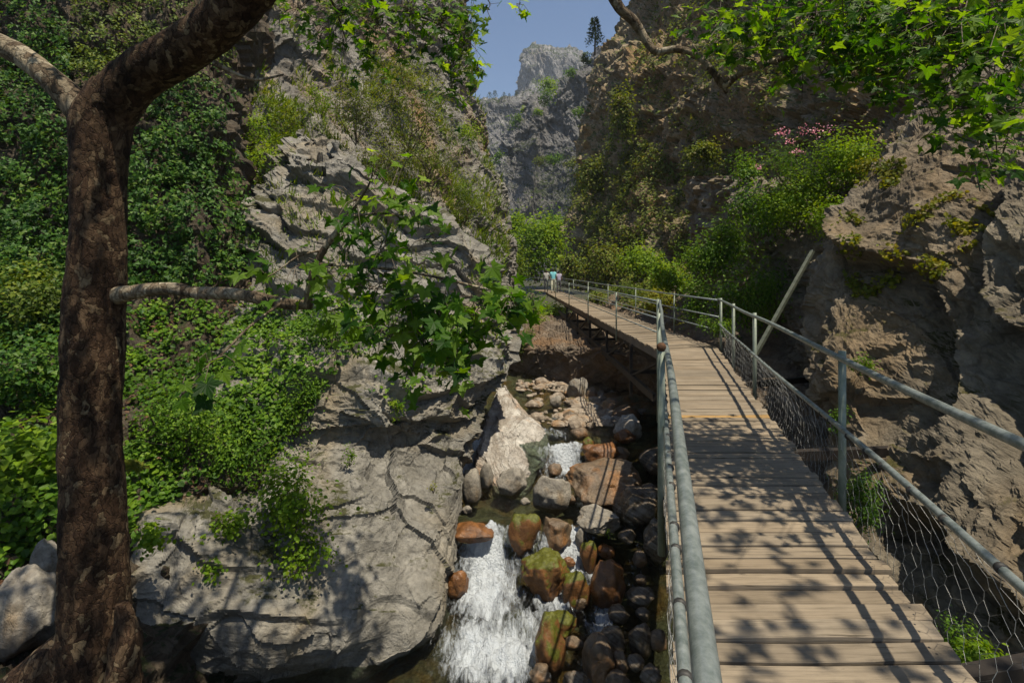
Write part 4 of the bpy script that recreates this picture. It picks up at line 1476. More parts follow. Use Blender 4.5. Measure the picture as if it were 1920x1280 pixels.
# ------------------------------------------------------------------ shrubs
def shrub(px, py, w, h, Y, leaf, n, mat, label, tm=LEAFW, cat='shrub', group='shrubs in the gorge', name='shrub', droop=0.0, clumps=14, stems=5, dry_twigs=0, spread=0.30):
    c = P(px, py, Y)
    rw, rh = w / F * Y / 2, h / F * Y / 2
    root = empty(name, c - np.array([0, 0, rh]))
    tag(root, label, cat, group)
    base = c + np.array([0, 0.2 * rw, -rh])
    cc = rng.normal(size=(clumps, 3))
    cc = unit(cc) * (rng.uniform(.25, 1, (clumps, 1)) ** .5) * np.array([rw, rw * .8, rh]) * .8
    m = MB()
    for k in range(stems):
        e = c + cc[k % clumps]
        mid = (base + e) / 2 + rng.normal(0, .12 * rw, 3)
        r0 = max(0.006, 0.022 * rw)
        m.tube([base + rng.normal(0, .04 * rw, 3), mid, e], [r0, r0 * .7, r0 * .3], 5, sub=3, cap=False)
    for k in range(dry_twigs):
        e = c + unit(rng.normal(size=3)) * np.array([rw, rw, rh]) * rng.uniform(.7, 1.05)
        mid = (base + e) / 2 + rng.normal(0, .2 * rw, 3)
        m.tube([base, mid, e], [0.010 * rw + .004, 0.006 * rw + .003, .002 + .002 * rw], 4, sub=3, cap=False)
    m.build('stem', M['twig'], root)
    k = rng.integers(0, clumps, n)
    sz = rng.uniform(.6, 1.3, clumps)[k]
    p = c + cc[k] + rng.normal(0, 1, (n, 3)) * (np.array([rw, rw * .8, rh]) * spread) * sz[:, None]
    out = unit(p - c)
    nr = unit(out * .7 + rdir(n) * .8 + np.array([0.1, -.1, .7]))
    tip = rdir(n, (0, 0, -.5 - droop)) + out * .4
    scatter('foliage', tm, p, frames(nr, tip), rng.uniform(.6, 1.3, n) * leaf, mat, root)
    rebase(root)
    return root


SH = [
    # left cliff scrub
    (765, 205, 170, 165, 25, .12, 2600, 'olive', 'broad airy olive scrub bush high on the left cliff', LEAF, 8),
    (665, 200, 110, 130, 21, .10, 1700, 'olive', 'round olive bush just left of the broad airy one on the left cliff', LEAF, 5),
    (800, 300, 150, 90, 24, .10, 1700, 'olive', 'dense brownish scrub under the broad bush on the left cliff', LEAF, 10),
    (705, 300, 110, 100, 18, .08, 1300, 'olive', 'twiggy half bare bush above the outcrop', LEAF, 22),
    (870, 370, 90, 100, 27, .11, 1500, 'grass', 'bright grassy bush at the right end of the outcrop top', LEAF, 2),
    (880, 255, 46, 70, 32, .13, 600, 'bright', 'small fresh green bush at the edge of the left cliff', LEAF, 2),
    (470, 240, 90, 70, 15, .08, 900, 'bright', 'fresh green bush beside the ivy wall on the grey face', LEAF, 2),
    (500, 320, 120, 90, 14.5, .08, 1500, 'bright', 'sunny green bush behind the pale crag top', LEAF, 2),
    (530, 215, 70, 60, 17, .08, 500, 'grass', 'grassy tuft bush on the grey cliff face', LEAF, 2),
    (600, 185, 50, 70, 19, .08, 500, 'bright', 'narrow green bush on the grey cliff face', LEAF, 2),
    (745, 140, 80, 70, 28, .13, 800, 'olive', 'upper olive bush near the hanging plane leaves', LEAF, 4),
    # gorge end trees
    (1010, 470, 118, 120, 50, .26, 3800, 'bright', 'bright sunlit green tree closing the end of the boardwalk', LEAFW, 0),
    (955, 500, 60, 90, 44, .24, 1500, 'grass', 'yellow green bush left of the bright tree', LEAF, 0),
    (1040, 430, 50, 60, 60, .3, 1000, 'shrub', 'darker green tree top behind the bright tree', LEAFW, 0),
    (968, 418, 36, 46, 70, .3, 700, 'bright', 'small tree below the far crag on the left', LEAFW, 0),
    # behind the far railing
    (1075, 505, 40, 50, 42, .22, 700, 'olive', 'olive bush just right of the walkers', LEAFW, 0),
    (1140, 490, 90, 70, 34, .18, 1300, 'olive', 'wide olive bush above the far railing', LEAFW, 2),
    (1205, 490, 80, 60, 27, .13, 1200, 'bright', 'light green bush on the ledge above the far railing', LEAFW, 2),
    (1255, 520, 80, 60, 20, .11, 1200, 'bright', 'sunny bush behind the bend of the boardwalk', LEAFW, 2),
    (1235, 565, 60, 40, 17, .09, 700, 'yellowish', 'yellowish bush right behind the bend post', LEAFW, 2),
    (1175, 545, 50, 30, 24, .10, 500, 'grass', 'low grassy bush among the rocks behind the far railing', LEAF, 0),
    (1110, 325, 50, 70, 52, .26, 700, 'olive', 'dark bush on the edge of the right cliff', LEAFW, 0),
    (1168, 215, 46, 100, 46, .24, 900, 'olive', 'tall narrow bush hanging on the right cliff', LEAFW, 0),
    (1320, 290, 70, 60, 29, .15, 900, 'olive', 'dark round bush on the right cliff face', LEAFW, 0),
    # big shrubs by the recess
    (1345, 470, 130, 110, 13.5, .085, 3200, 'shrub', 'large glossy dark green shrub behind the boardwalk bend', LEAF, 2),
    (1400, 545, 150, 130, 12.6, .08, 3200, 'shrub', 'dense shadowed shrub hanging down to the railing', LEAF, 2),
    (1310, 560, 70, 70, 13, .07, 1100, 'shrub', 'low dark shrub beside the bend of the right railing', LEAF, 2),
    (1420, 400, 120, 110, 12.4, .08, 1900, 'shrub', 'leafy dark shrub below the oleander', LEAF, 9),
    (1500, 375, 120, 120, 11.4, .07, 2600, 'bright', 'light green spreading shrub under the oleander', LEAF, 4),
    (1590, 290, 100, 110, 10.8, .07, 2000, 'bright', 'light green shrub on top of the tilted slabs', LEAF, 3),
    (1565, 410, 90, 90, 10, .06, 1500, 'bright', 'bright green shrub at the left corner of the tilted slabs', LEAF, 3),
    (1395, 320, 60, 60, 13, .08, 600, 'shrub', 'small leafy sprig shrub left of the oleander', LEAF, 2),
    (1350, 605, 70, 40, 10.8, .05, 600, 'shrub', 'low plants between the railing and the recess', LEAF, 0),
    (1640, 310, 80, 40, 9.0, .04, 700, 'yellowish', 'yellow cushion shrub along the upper slab edge', LEAFW, 0),
    # near rock
    (1640, 455, 50, 36, 7.6, .035, 400, 'yellowish', 'small yellow green plant on the slab corner', LEAFW, 0),
    (1760, 470, 110, 50, 6.6, .03, 600, 'olive', 'long weedy plant strip in the slab seam', LEAFW, 0),
    (1740, 400, 130, 40, 7.2, .035, 700, 'yellowish', 'bleached weed cushion on the upper slab', LEAFW, 0),
    (1612, 685, 44, 40, 6.0, .035, 350, 'shrub', 'tuft of green plants in the crack above the middle post', LEAF, 0),
    (1575, 790, 34, 50, 5.6, .035, 260, 'shrub', 'small dark plant behind the middle post', LEAF, 0),
    (1610, 945, 90, 110, 4.4, .03, 1100, 'shrub', 'dark leafy plant growing through the netting by the deck', LEAF, 1),
    (1835, 1235, 110, 70, 2.9, .03, 420, 'bright', 'bright little plant at the lower right corner beside the deck', LEAFW, 1),
    (1800, 1190, 60, 60, 3.2, .022, 420, 'shrub', 'fine dark weed above the bright corner plant', LEAF, 0),
    # left bank
    (545, 930, 140, 150, 7.2, .06, 900, 'bright', 'hanging bright leafy shrub on the face of the outcrop', LEAFW, 2),
    (560, 1030, 110, 90, 7.0, .05, 420, 'bright', 'trailing leafy tip of greenery below the hanging shrub', LEAFW, 1),
    (420, 980, 90, 50, 6.9, .055, 260, 'bright', 'loose sprig of bright leaves on the outcrop left of the hanging shrub', LEAFW, 1),
    (275, 1010, 70, 50, 6.0, .06, 170, 'bright', 'sprig of leaves just right of the plane tree trunk', LEAFW, 1),
    (410, 1060, 60, 40, 6.6, .05, 130, 'bright', 'lowest small sprig hanging on the outcrop', LEAFW, 1),
    (440, 840, 200, 150, 8.0, .06, 2200, 'shrub', 'dark tangled shrub on the bank above the outcrop face', LEAF, 8),
    (340, 780, 150, 130, 7.6, .055, 1700, 'shrub', 'leafy bush on the bank right of the trunk', LEAF, 6),
    (570, 760, 90, 110, 8.8, .055, 700, 'shrub', 'wispy bush against the middle of the outcrop', LEAF, 6),
    (620, 605, 120, 90, 9.6, .06, 900, 'shrub', 'pale green climber below the broken branch', LEAF, 6),
    (50, 880, 130, 200, 6.4, .11, 700, 'bright', 'patch of large round bright leaves left of the trunk', IVY, 0),
    (60, 700, 130, 120, 7.6, .07, 1000, 'ivy', 'dark leafy bush left of the trunk at middle height', IVY, 1),
    (50, 560, 130, 140, 9, .075, 1300, 'ivy_yellow', 'yellow green bush at the left picture edge', IVY, 1),
    (740, 765, 36, 40, 9.3, .03, 300, 'bright', 'little cushion plant on the shaded middle of the outcrop', LEAFW, 0),
    (655, 855, 24, 40, 8.4, .03, 140, 'bright', 'tiny plant in a crack of the outcrop', LEAFW, 0),
    (812, 915, 14, 22, 8.6, .025, 60, 'yellowish', 'tiny yellow plant on the outcrop edge', LEAFW, 0),
    (845, 680, 60, 60, 11.0, .05, 500, 'grass', 'small grassy bush on the right shoulder of the outcrop', LEAF, 0),
    (1010, 610, 50, 60, 24, .1, 500, 'olive', 'olive bush on the bank under the far end of the boardwalk', LEAFW, 0),
    (1035, 585, 70, 46, 31, .13, 900, 'bright', 'green bush hanging below the far end of the deck', LEAFW, 1),
    (992, 575, 60, 60, 33, .14, 900, 'shrub', 'dark green bush left of the far deck end', LEAFW, 1),
    (985, 640, 40, 70, 20, .09, 400, 'grass', 'grassy bush at the narrow gap behind the outcrop', LEAF, 0),
    (1143, 1000, 12, 16, 9.0, .025, 30, 'bright', 'tiny bright plant on a stone in the stream', LEAFW, 0),
]
for (px, py, w, h, Y, lf, n, mt_, lab, tm, tw) in SH:
    shrub(px, py, w, h, Y, lf, int(n * 1.6), M[mt_], lab, tm, dry_twigs=tw, clumps=max(5, min(26, n // 60)), droop=0.8 if 'hanging' in lab or 'trailing' in lab else 0)


def fern():
    root = empty('fern', P(255, 860, 6.2))
    tag(root, 'yellow fern fronds at the right foot of the trunk', 'fern')
    pos, nr, tp, sc = [], [], [], []
    for k in range(9):
        a = rng.uniform(-1.2, 1.2)
        d = np.array([math.sin(a), -.3, .6 + .4 * rng.random()])
        d /= np.linalg.norm(d)
        b = P(252, 880, 6.2)
        side = np.cross(d, (0, -1, .3))
        for i in range(16):
            t = i / 16
            p = b + d * .36 * t + np.array([0, 0, -.18]) * t * t
            for s in (-1, 1):
                pos.append(p)
                tp.append(side * s + d * .4)
                nr.append(np.array([0, -.6, .8]) + rng.normal(0, .1, 3))
                sc.append(.09 * (1 - t) + .02)
    scatter('frond', LANCE, np.array(pos), frames(np.array(nr), np.array(tp)), np.array(sc) * 1.1, M['yellowish'], root)
    rebase(root)


fern()


def oleander():
    root = shrub(1490, 300, 130, 110, 11.6, .11, 1500, M['shrub'], 'oleander bush topped with pink flower clusters', LANCE, 'oleander', None, 'oleander', 0, 14, 7, 4)
    for (px, py, r) in [(1472, 246, 9), (1503, 244, 9), (1530, 246, 11), (1551, 240, 10), (1481, 266, 7), (1500, 284, 6), (1422, 314, 5), (1488, 285, 4), (1462, 250, 5)]:
        n = 26
        c = P(px, py, 11.2)
        pos = c + rng.normal(0, 1, (n, 3)) * r / F * 11.2 * np.array([.7, .6, .5])
        o = scatter('flower_cluster', LEAFW, pos, frames(rdir(n, (0, -.6, .6)), rdir(n)), rng.uniform(.03, .055, n), M['flower'], root)
        o['kind'] = 'stuff'
        o.matrix_parent_inverse = Matrix.Translation(-Vector(root.location))


oleander()


# ------------------------------------------------------------------ plane trees
def leaf_batch(root, pos, nrm, tip, scl, n_obj, foliage_name='foliage'):
    """The nearest n_obj leaves become parts of their own, the rest one mass of foliage."""
    px, py = topx(pos)
    inside = (px > -20) & (px < 1940) & (py > -20) & (py < 1300)
    size = scl / np.maximum(pos[:, 1], .3) * inside
    order = np.argsort(-size)
    Rm = frames(nrm, tip)
    pick = order[:n_obj]
    pick = pick[inside[pick]]
    rest = np.setdiff1d(np.arange(len(pos)), pick)
    for i in pick:
        me = LEAFMESH[int(rng.integers(0, 5))]
        o = bpy.data.objects.new('leaf', me)
        col.objects.link(o)
        o.parent = root
        m4 = Matrix(Rm[i].tolist()).to_4x4()
        m4 = Matrix.Translation(Vector(pos[i]) - Vector(root.location)) @ m4 @ Matrix.Scale(float(scl[i]), 4)
        o.matrix_local = m4
    if len(rest):
        vs, fs, b = [], [], 0
        for t in range(5):
            k = rest[t::5]
            if len(k) == 0:
                continue
            v, f = scatter_geo(PLEAF[t], pos[k], Rm[k], scl[k])
            vs.append(v)
            fs.append(f + b)
            b += len(v)
        o = mesh_np(foliage_name, np.concatenate(vs), np.concatenate(fs), 3, M['plane_leaf'], root, smooth=False)
        o['kind'] = 'stuff'
        o.matrix_parent_inverse = Matrix.Translation(-Vector(root.location))


LEAFMESH = []
for t in range(5):
    me = bpy.data.meshes.new('leaf')
    me.from_pydata([tuple(v) for v in PLEAF[t][0]], [], [tuple(int(i) for i in f) for f in PLEAF[t][1]])
    me.materials.append(M['plane_leaf'])
    LEAFMESH.append(me)


def tree_left():
    Y = 4.6
    root = empty('plane_tree', (P(172, 1300, Y)[0], Y, -2.5))
    tag(root, 'thick forked plane tree trunk in the foreground with a drooping leafy branch', 'tree', 'plane trees')

    def pp(l):
        return [P(a, b, y) for a, b, y in l]
    m = MB()
    m.tube(pp([(165, 1420, 4.6), (172, 1290, 4.6), (178, 1200, 4.6), (180, 1090, 4.6), (174, 960, 4.6), (171, 820, 4.6), (173, 680, 4.6), (180, 540, 4.6), (184, 420, 4.6), (186, 310, 4.6), (192, 225, 4.6), (222, 168, 4.58)]),
           [.50, .37, .30, .268, .25, .238, .232, .225, .218, .216, .24, .20], 84, 5, 0.16, sub=26, freq=2.4)
    m.build('trunk', M['bark'], root)
    m = MB()
    m.tube(pp([(186, 262, 4.62), (215, 196, 4.6), (262, 140, 4.55), (335, 100, 4.5), (400, 52, 4.4), (470, -20, 4.3), (560, -130, 4.1), (680, -260, 4.0)]),
           [.17, .215, .205, .20, .195, .185, .165, .14], 64, 6, 0.14, sub=24, freq=2.6)
    m.build('limb', M['bark'], root)
    m = MB()
    m.tube(pp([(185, 262, 4.6), (140, 196, 4.6), (96, 150, 4.6), (45, 108, 4.65), (-10, 80, 4.7), (-90, 40, 4.8), (-220, -60, 4.9)]),
           [.12, .128, .11, .10, .096, .09, .08], 20, 7, 0.10, sub=10, freq=2.8)
    m.build('limb', M['limb'], root)
    # root buttress to the left
    m = MB()
    m.tube(pp([(165, 1190, 4.55), (105, 1240, 4.5), (40, 1285, 4.45), (-60, 1350, 4.4)]), [.20, .20, .17, .12], 16, 8, 0.2, sub=8, freq=2.6)
    m.build('root', M['bark'], root)
    m = MB()
    m.tube(pp([(228, 1130, 4.42), (236, 1200, 4.40), (226, 1290, 4.4), (215, 1360, 4.4)]), [.05, .11, .12, .15], 16, 9, 0.35, sub=8, freq=5)
    m.build('root', M['bark'], root)
    # side branch, broken at its end
    m = MB()
    m.tube(pp([(172, 568, 4.78), (206, 556, 4.66), (245, 549, 4.52), (310, 540, 4.34), (370, 549, 4.2), (450, 552, 4.1), (530, 568, 4.0), (582, 572, 3.95)]),
           [.12, .098, .068, .054, .050, .050, .046, .036], 20, 9, 0.2, sub=10, freq=5)
    m.build('branch', M['limb'], root)
    m = MB()
    m.tube(pp([(578, 572, 3.96), (580, 545, 3.92), (590, 505, 3.88), (606, 470, 3.85), (640, 425, 3.8), (668, 404, 3.75)]), [.034, .032, .03, .027, .022, .016], 10, 10, .08, sub=5)
    m.build('branch', M['limb'], root)
    m = MB()
    m.tube(pp([(596, 495, 3.86), (660, 499, 3.8), (740, 506, 3.7), (820, 520, 3.6), (905, 540, 3.5), (985, 556, 3.4)]), [.014, .012, .011, .010, .008, .004], 7, cap=False, sub=5)
    m.build('branch', M['limb'], root)
    m = MB()
    m.tube(pp([(668, 404, 3.75), (720, 400, 3.7), (780, 415, 3.6), (840, 440, 3.55)]), [.012, .010, .007, .004], 6, cap=False, sub=4)
    m.build('branch', M['limb'], root)
    m = MB()
    m.tube(pp([(640, 425, 3.8), (690, 350, 3.7), (700, 312, 3.65)]), [.012, .008, .004], 6, cap=False, sub=4)
    m.build('branch', M['limb'], root)
    m = MB()
    m.tube(pp([(606, 470, 3.85), (560, 480, 3.8), (500, 520, 3.7), (455, 515, 3.65)]), [.011, .008, .006, .003], 6, cap=False, sub=4)
    m.build('branch', M['limb'], root)
    m = MB()
    m.tube(pp([(530, 566, 4.0), (470, 610, 3.6), (420, 660, 3.3), (360, 710, 3.1)]), [.012, .009, .007, .004], 6, cap=False, sub=4)
    m.build('branch', M['limb'], root)
    m = MB()
    m.tube(pp([(400, 118, 4.45), (440, 138, 4.5), (480, 150, 4.5), (532, 140, 4.5)]), [.03, .016, .014, .008], 7, sub=4)
    m.build('branch', M['limb'], root)
    # leaves on the drooping branch
    tw = MB()
    pos, nr, tp, sc = [], [], [], []

    def spray(px, py, Y, rpx, rpy, n, size):
        c = P(px, py, Y)
        for k in range(int(n * (1.5 if Y < 4.2 else 2.4))):
            a = rng.normal(0, 1.1, 2)
            q = P(px + a[0] * rpx, py + a[1] * rpy, Y + rng.normal(0, .16))
            pos.append(q)
            nr.append(np.array([rng.normal(0, .55), -.55 + rng.normal(0, .5), .75 + rng.normal(0, .4)]))
            tp.append(np.array([rng.normal(0, .6), -.1 + rng.normal(0, .4), -1.0]))
            sc.append(size * rng.uniform(.5, 1.12))
            if k % 2 == 0:
                mid = (c + q) / 2 + np.array([0, 0, .05])
                tw.tube([c + rng.normal(0, .03, 3), mid, q], [.004, .003, .002], 4, cap=False)
    for s_ in [(665, 380, 3.75, 32, 26, 13, .17), (735, 372, 3.7, 30, 28, 14, .17), (775, 395, 3.6, 22, 22, 9, .18), (700, 335, 3.7, 26, 22, 9, .15), (800, 450, 3.6, 30, 22, 9, .16),
               (560, 500, 3.8, 36, 28, 12, .16), (480, 522, 3.7, 22, 14, 8, .15), (650, 470, 3.8, 30, 30, 14, .16), (720, 470, 3.75, 34, 30, 14, .17),
               (690, 545, 3.7, 44, 26, 22, .18), (760, 570, 3.6, 42, 30, 26, .19), (830, 585, 3.5, 40, 32, 26, .20), (900, 575, 3.45, 34, 26, 20, .20), (960, 570, 3.4, 24, 20, 12, .20), (1000, 566, 3.38, 12, 10, 4, .22),
               (720, 630, 3.6, 36, 26, 18, .18), (800, 645, 3.5, 38, 28, 20, .19), (860, 665, 3.45, 28, 26, 16, .18), (640, 600, 3.7, 26, 20, 10, .16), (775, 712, 3.5, 16, 22, 7, .15),
               (925, 510, 3.5, 14, 16, 5, .17), (855, 695, 3.5, 18, 20, 7, .17), (400, 680, 3.2, 26, 18, 6, .19), (350, 725, 3.1, 18, 16, 5, .19), (445, 660, 3.3, 12, 10, 3, .17)]:
        spray(*s_)
    n1 = len(pos)
    # hanging foliage at the top centre
    for (px, py, Y, rx, ry, n, sz) in [(560, 15, 5.2, 26, 22, 16, .15), (640, 20, 5.4, 40, 28, 34, .15), (700, 40, 5.6, 34, 40, 36, .15), (640, 85, 5.6, 26, 30, 16, .14), (690, 110, 5.8, 18, 26, 12, .14),
                                       (770, 25, 5.6, 36, 30, 38, .15), (830, 35, 5.5, 34, 34, 40, .15), (870, 80, 5.4, 20, 34, 24, .15), (850, 120, 5.4, 20, 26, 16, .15), (880, 55, 5.3, 16, 30, 16, .15),
                                       (895, 130, 5.3, 10, 14, 6, .15), (845, 170, 5.4, 12, 22, 8, .14), (905, 140, 5.3, 4, 4, 2, .13), (972, 14, 5.2, 10, 6, 3, .15), (745, 90, 5.8, 24, 34, 14, .14), (600, 60, 5.4, 18, 22, 8, .14)]:
        spray(px, py, Y, rx, ry, n, sz)
    m = MB()
    m.tube([P(640, -260, 4.0), P(700, -90, 5), P(720, 10, 5.6), P(770, 25, 5.6), P(820, 45, 5.5), P(865, 75, 5.4)], [.05, .035, .02, .014, .010, .005], 7, cap=False, sub=5)
    m.build('branch', M['twig'], root)
    m = MB()
    m.tube([P(680, -260, 4.0), P(850, -60, 5), P(915, 0, 5.2), P(914, 20, 5.2), P(921, 36, 5.2)], [.04, .02, .007, .004, .003], 6, cap=False, sub=5)
    m.build('branch', M['twig'], root)
    m = MB()
    m.tube([P(560, -130, 4.1), P(600, -40, 5), P(630, 20, 5.4), P(650, 80, 5.6)], [.04, .02, .012, .005], 6, cap=False, sub=4)
    m.build('branch', M['twig'], root)
    # the crown over the frame, which dapples the light below
    for k in range(52):
        c = np.array([rng.uniform(-5.0, -0.9), rng.uniform(1.2, 4.6), rng.uniform(5.2, 7.8)])
        n = 26
        q = c + rng.normal(0, 1, (n, 3)) * np.array([.42, .42, .25])
        pos += list(q)
        nr += list(rdir(n, (0, 0, 1.2)))
        tp += list(rdir(n, (0, 0, -.6)))
        sc += list(rng.uniform(.14, .22, n))
    tw.build('twig', M['twig'], root)['kind'] = 'stuff'
    pos, nr, tp, sc = map(np.array, (pos, nr, tp, sc))
    rebase(root)
    leaf_batch(root, pos, nr, tp, sc, 300)


tree_left()


def tree_right():
    root = empty('plane_tree', (-2.6, -2.2, -2.5))
    tag(root, 'pale plane limb and leafy canopy reaching in over the upper right', 'tree', 'plane trees')

    def pp(l):
        return [P(a, b, y) for a, b, y in l]
    # trunk out of the picture, behind the camera on the near bank
    m = MB()
    m.tube([(-2.6, -2.2, -2.6), (-2.2, -1.8, 1), (-1.2, -0.6, 4.2), (0.0, 1.4, 6.0), (0.9, 3.2, 5.9), (0.85, 4.3, 5.0)], [.3, .25, .2, .15, .11, .09], 18, 3, .12, sub=8)
    m.build('trunk', M['limb'], root)
    m = MB()
    m.tube([(0.85, 4.3, 5.0)] + pp([(1130, -60, 4.6), (1150, -8, 4.6), (1164, 18, 4.6), (1190, 42, 4.6), (1212, 78, 4.6), (1232, 97, 4.55), (1272, 93, 4.5), (1310, 108, 4.45), (1340, 138, 4.4), (1358, 160, 4.4), (1385, 142, 4.35),
                                     (1440, 118, 4.3), (1505, 104, 4.25), (1560, 112, 4.2), (1620, 132, 4.1), (1700, 150, 4.0)]),
           [.085, .066, .058, .050, .044, .038, .035, .032, .030, .031, .032, .026, .024, .022, .019, .015, .009], 12, 3, .14, sub=6, freq=7)
    m.build('branch', M['limb'], root)
    m = MB()
    m.tube(pp([(1356, 158, 4.4), (1362, 176, 4.4)]), [.03, .012], 8)
    m.build('branch', M['limb'], root)
    m = MB()
    m.tube(pp([(1510, 104, 4.25), (1520, 60, 4.2), (1527, 0, 4.1), (1540, -90, 4.0)]), [.022, .02, .022, .026], 8, sub=4)
    m.build('branch', M['limb'], root)
    m = MB()
    m.tube(pp([(1700, -60, 3.6), (1740, 40, 3.6), (1800, 70, 3.5), (1860, 95, 3.4), (1930, 70, 3.3)]), [.02, .014, .012, .009, .006], 7, sub=4)
    m.build('branch', M['limb'], root)
    m = MB()
    m.tube(pp([(1720, 10, 3.6), (1690, 90, 3.7), (1650, 130, 3.8), (1620, 150, 3.9)]), [.012, .01, .008, .005], 6, sub=4)
    m.build('branch', M['limb'], root)
    m = MB()
    m.tube(pp([(1780, 60, 3.5), (1785, 150, 3.5), (1815, 190, 3.4), (1860, 230, 3.4), (1870, 300, 3.4)]), [.010, .009, .007, .005, .003], 6, sub=4)
    m.build('branch', M['limb'], root)
    m = MB()
    m.tube(pp([(1600, -60, 3.9), (1640, 30, 3.9), (1700, 80, 3.8)]), [.014, .01, .006], 6, sub=4)
    m.build('branch', M['limb'], root)
    m = MB()
    m.tube(pp([(1505, 130, 4.25), (1503, 200, 4.25), (1497, 262, 4.25)]), [.004, .003, .002], 5, sub=3)
    m.build('branch', M['limb'], root)
    tw = MB()
    pos, nr, tp, sc = [], [], [], []
    for (px, py, Y, rx, ry, n, sz) in [(1370, 30, 4.3, 40, 26, 34, .13), (1350, 70, 4.3, 24, 18, 12, .13), (1450, 20, 4.2, 44, 28, 52, .13), (1430, 75, 4.2, 36, 22, 30, .13), (1400, 110, 4.3, 26, 14, 12, .13), (1475, 140, 4.25, 20, 16, 9, .13),
                                       (1540, 30, 4.0, 44, 30, 56, .13), (1560, 85, 4.0, 40, 26, 44, .13), (1620, 30, 3.9, 44, 30, 56, .13), (1640, 90, 3.8, 42, 28, 50, .13), (1710, 30, 3.7, 44, 32, 56, .13),
                                       (1720, 100, 3.7, 46, 34, 54, .13), (1800, 40, 3.5, 46, 34, 52, .13), (1810, 110, 3.5, 44, 34, 44, .13), (1880, 40, 3.4, 40, 36, 46, .13), (1885, 120, 3.4, 36, 34, 36, .13),
                                       (1660, 160, 3.9, 28, 16, 14, .12), (1600, 130, 4.0, 30, 16, 16, .12), (1830, 200, 3.4, 40, 26, 30, .13), (1880, 220, 3.4, 30, 30, 22, .13), (1770, 190, 3.5, 24, 24, 12, .13),
                                       (1760, 250, 3.5, 16, 10, 6, .12), (1840, 270, 3.4, 22, 22, 12, .12), (1895, 280, 3.3, 14, 20, 8, .12), (1835, 325, 3.4, 14, 10, 5, .12), (1470, 150, 4.2, 8, 10, 3, .13), (1660, 190, 3.8, 10, 12, 4, .12)]:
        c = P(px, py, Y)
        for k in range(int(n * 2.7)):
            a = rng.normal(0, 1.15, 2)
            q = P(px + a[0] * rx, py + a[1] * ry, Y + rng.normal(0, .35))
            pos.append(q)
            nr.append(np.array([rng.normal(0, .6), -.35 + rng.normal(0, .5), .8 + rng.normal(0, .4)]))
            tp.append(np.array([rng.normal(0, .7), rng.normal(0, .5), -.8]))
            sc.append(sz * rng.uniform(.5, 1.15))
            if k % 4 == 0:
                tw.tube([c + rng.normal(0, .08, 3), (c + q) / 2 + np.array([0, 0, .04]), q], [.004, .003, .002], 4, cap=False)
    # canopy above the frame over the near deck
    for k in range(46):
        c = np.array([rng.uniform(2.2, 4.7), rng.uniform(0.0, 3.4), rng.uniform(5.2, 7.2)])
        n = 15
        pos += list(c + rng.normal(0, 1, (n, 3)) * np.array([.34, .34, .22]))
        nr += list(rdir(n, (0, 0, 1.2)))
        tp += list(rdir(n, (0, 0, -.6)))
        sc += list(rng.uniform(.12, .19, n))
    tw.build('twig', M['twig'], root)['kind'] = 'stuff'
    pos, nr, tp, sc = map(np.array, (pos, nr, tp, sc))
    rebase(root)
    leaf_batch(root, pos, nr, tp, sc, 300)


tree_right()


# ------------------------------------------------------------------ far trees
def conifer(px, py_base, h_px, Y, label, round_=False):
    b = P(px, py_base, Y)
    h = h_px / F * Y
    root = empty('pine_tree', b)
    tag(root, label, 'tree', 'pines on the ridges')
    MB().tube([b - np.array([0, 0, .2 * h]), b + np.array([0.02 * h, 0, .55 * h]), b + np.array([0, 0, h])], [.035 * h, .022 * h, .004 * h], 6, sub=3, cap=False).build('trunk', M['twig'], root)
    n = 1100 if h_px > 40 else 220
    lay = rng.integers(0, 9, n)
    t = .22 + .78 * lay / 9 + rng.normal(0, .015, n)
    ang = (rng.integers(0, 5, n) / 5 * 6.28 + lay * 1.1 + rng.normal(0, .22, n))
    R_ = (.33 * (1.02 - t) + .05) * (1 if not round_ else 1.4) * np.sqrt(rng.random(n)) * rng.uniform(.7, 1.1, n)
    pos = b + np.stack([np.cos(ang) * R_ * h, np.sin(ang) * R_ * h, t * h - .12 * R_ * h], -1)
    tm = (LANCE[0] * np.array([2.0, 1, 1]), LANCE[1])
    scatter('crown', tm, pos, frames(rdir(n, (0, 0, 1)), unit(np.stack([np.cos(ang), np.sin(ang), 0 * ang + .3], -1))), rng.uniform(.05, .1, n) * h * (1 if h_px > 40 else 1.6), M['pine'], root)
    rebase(root)


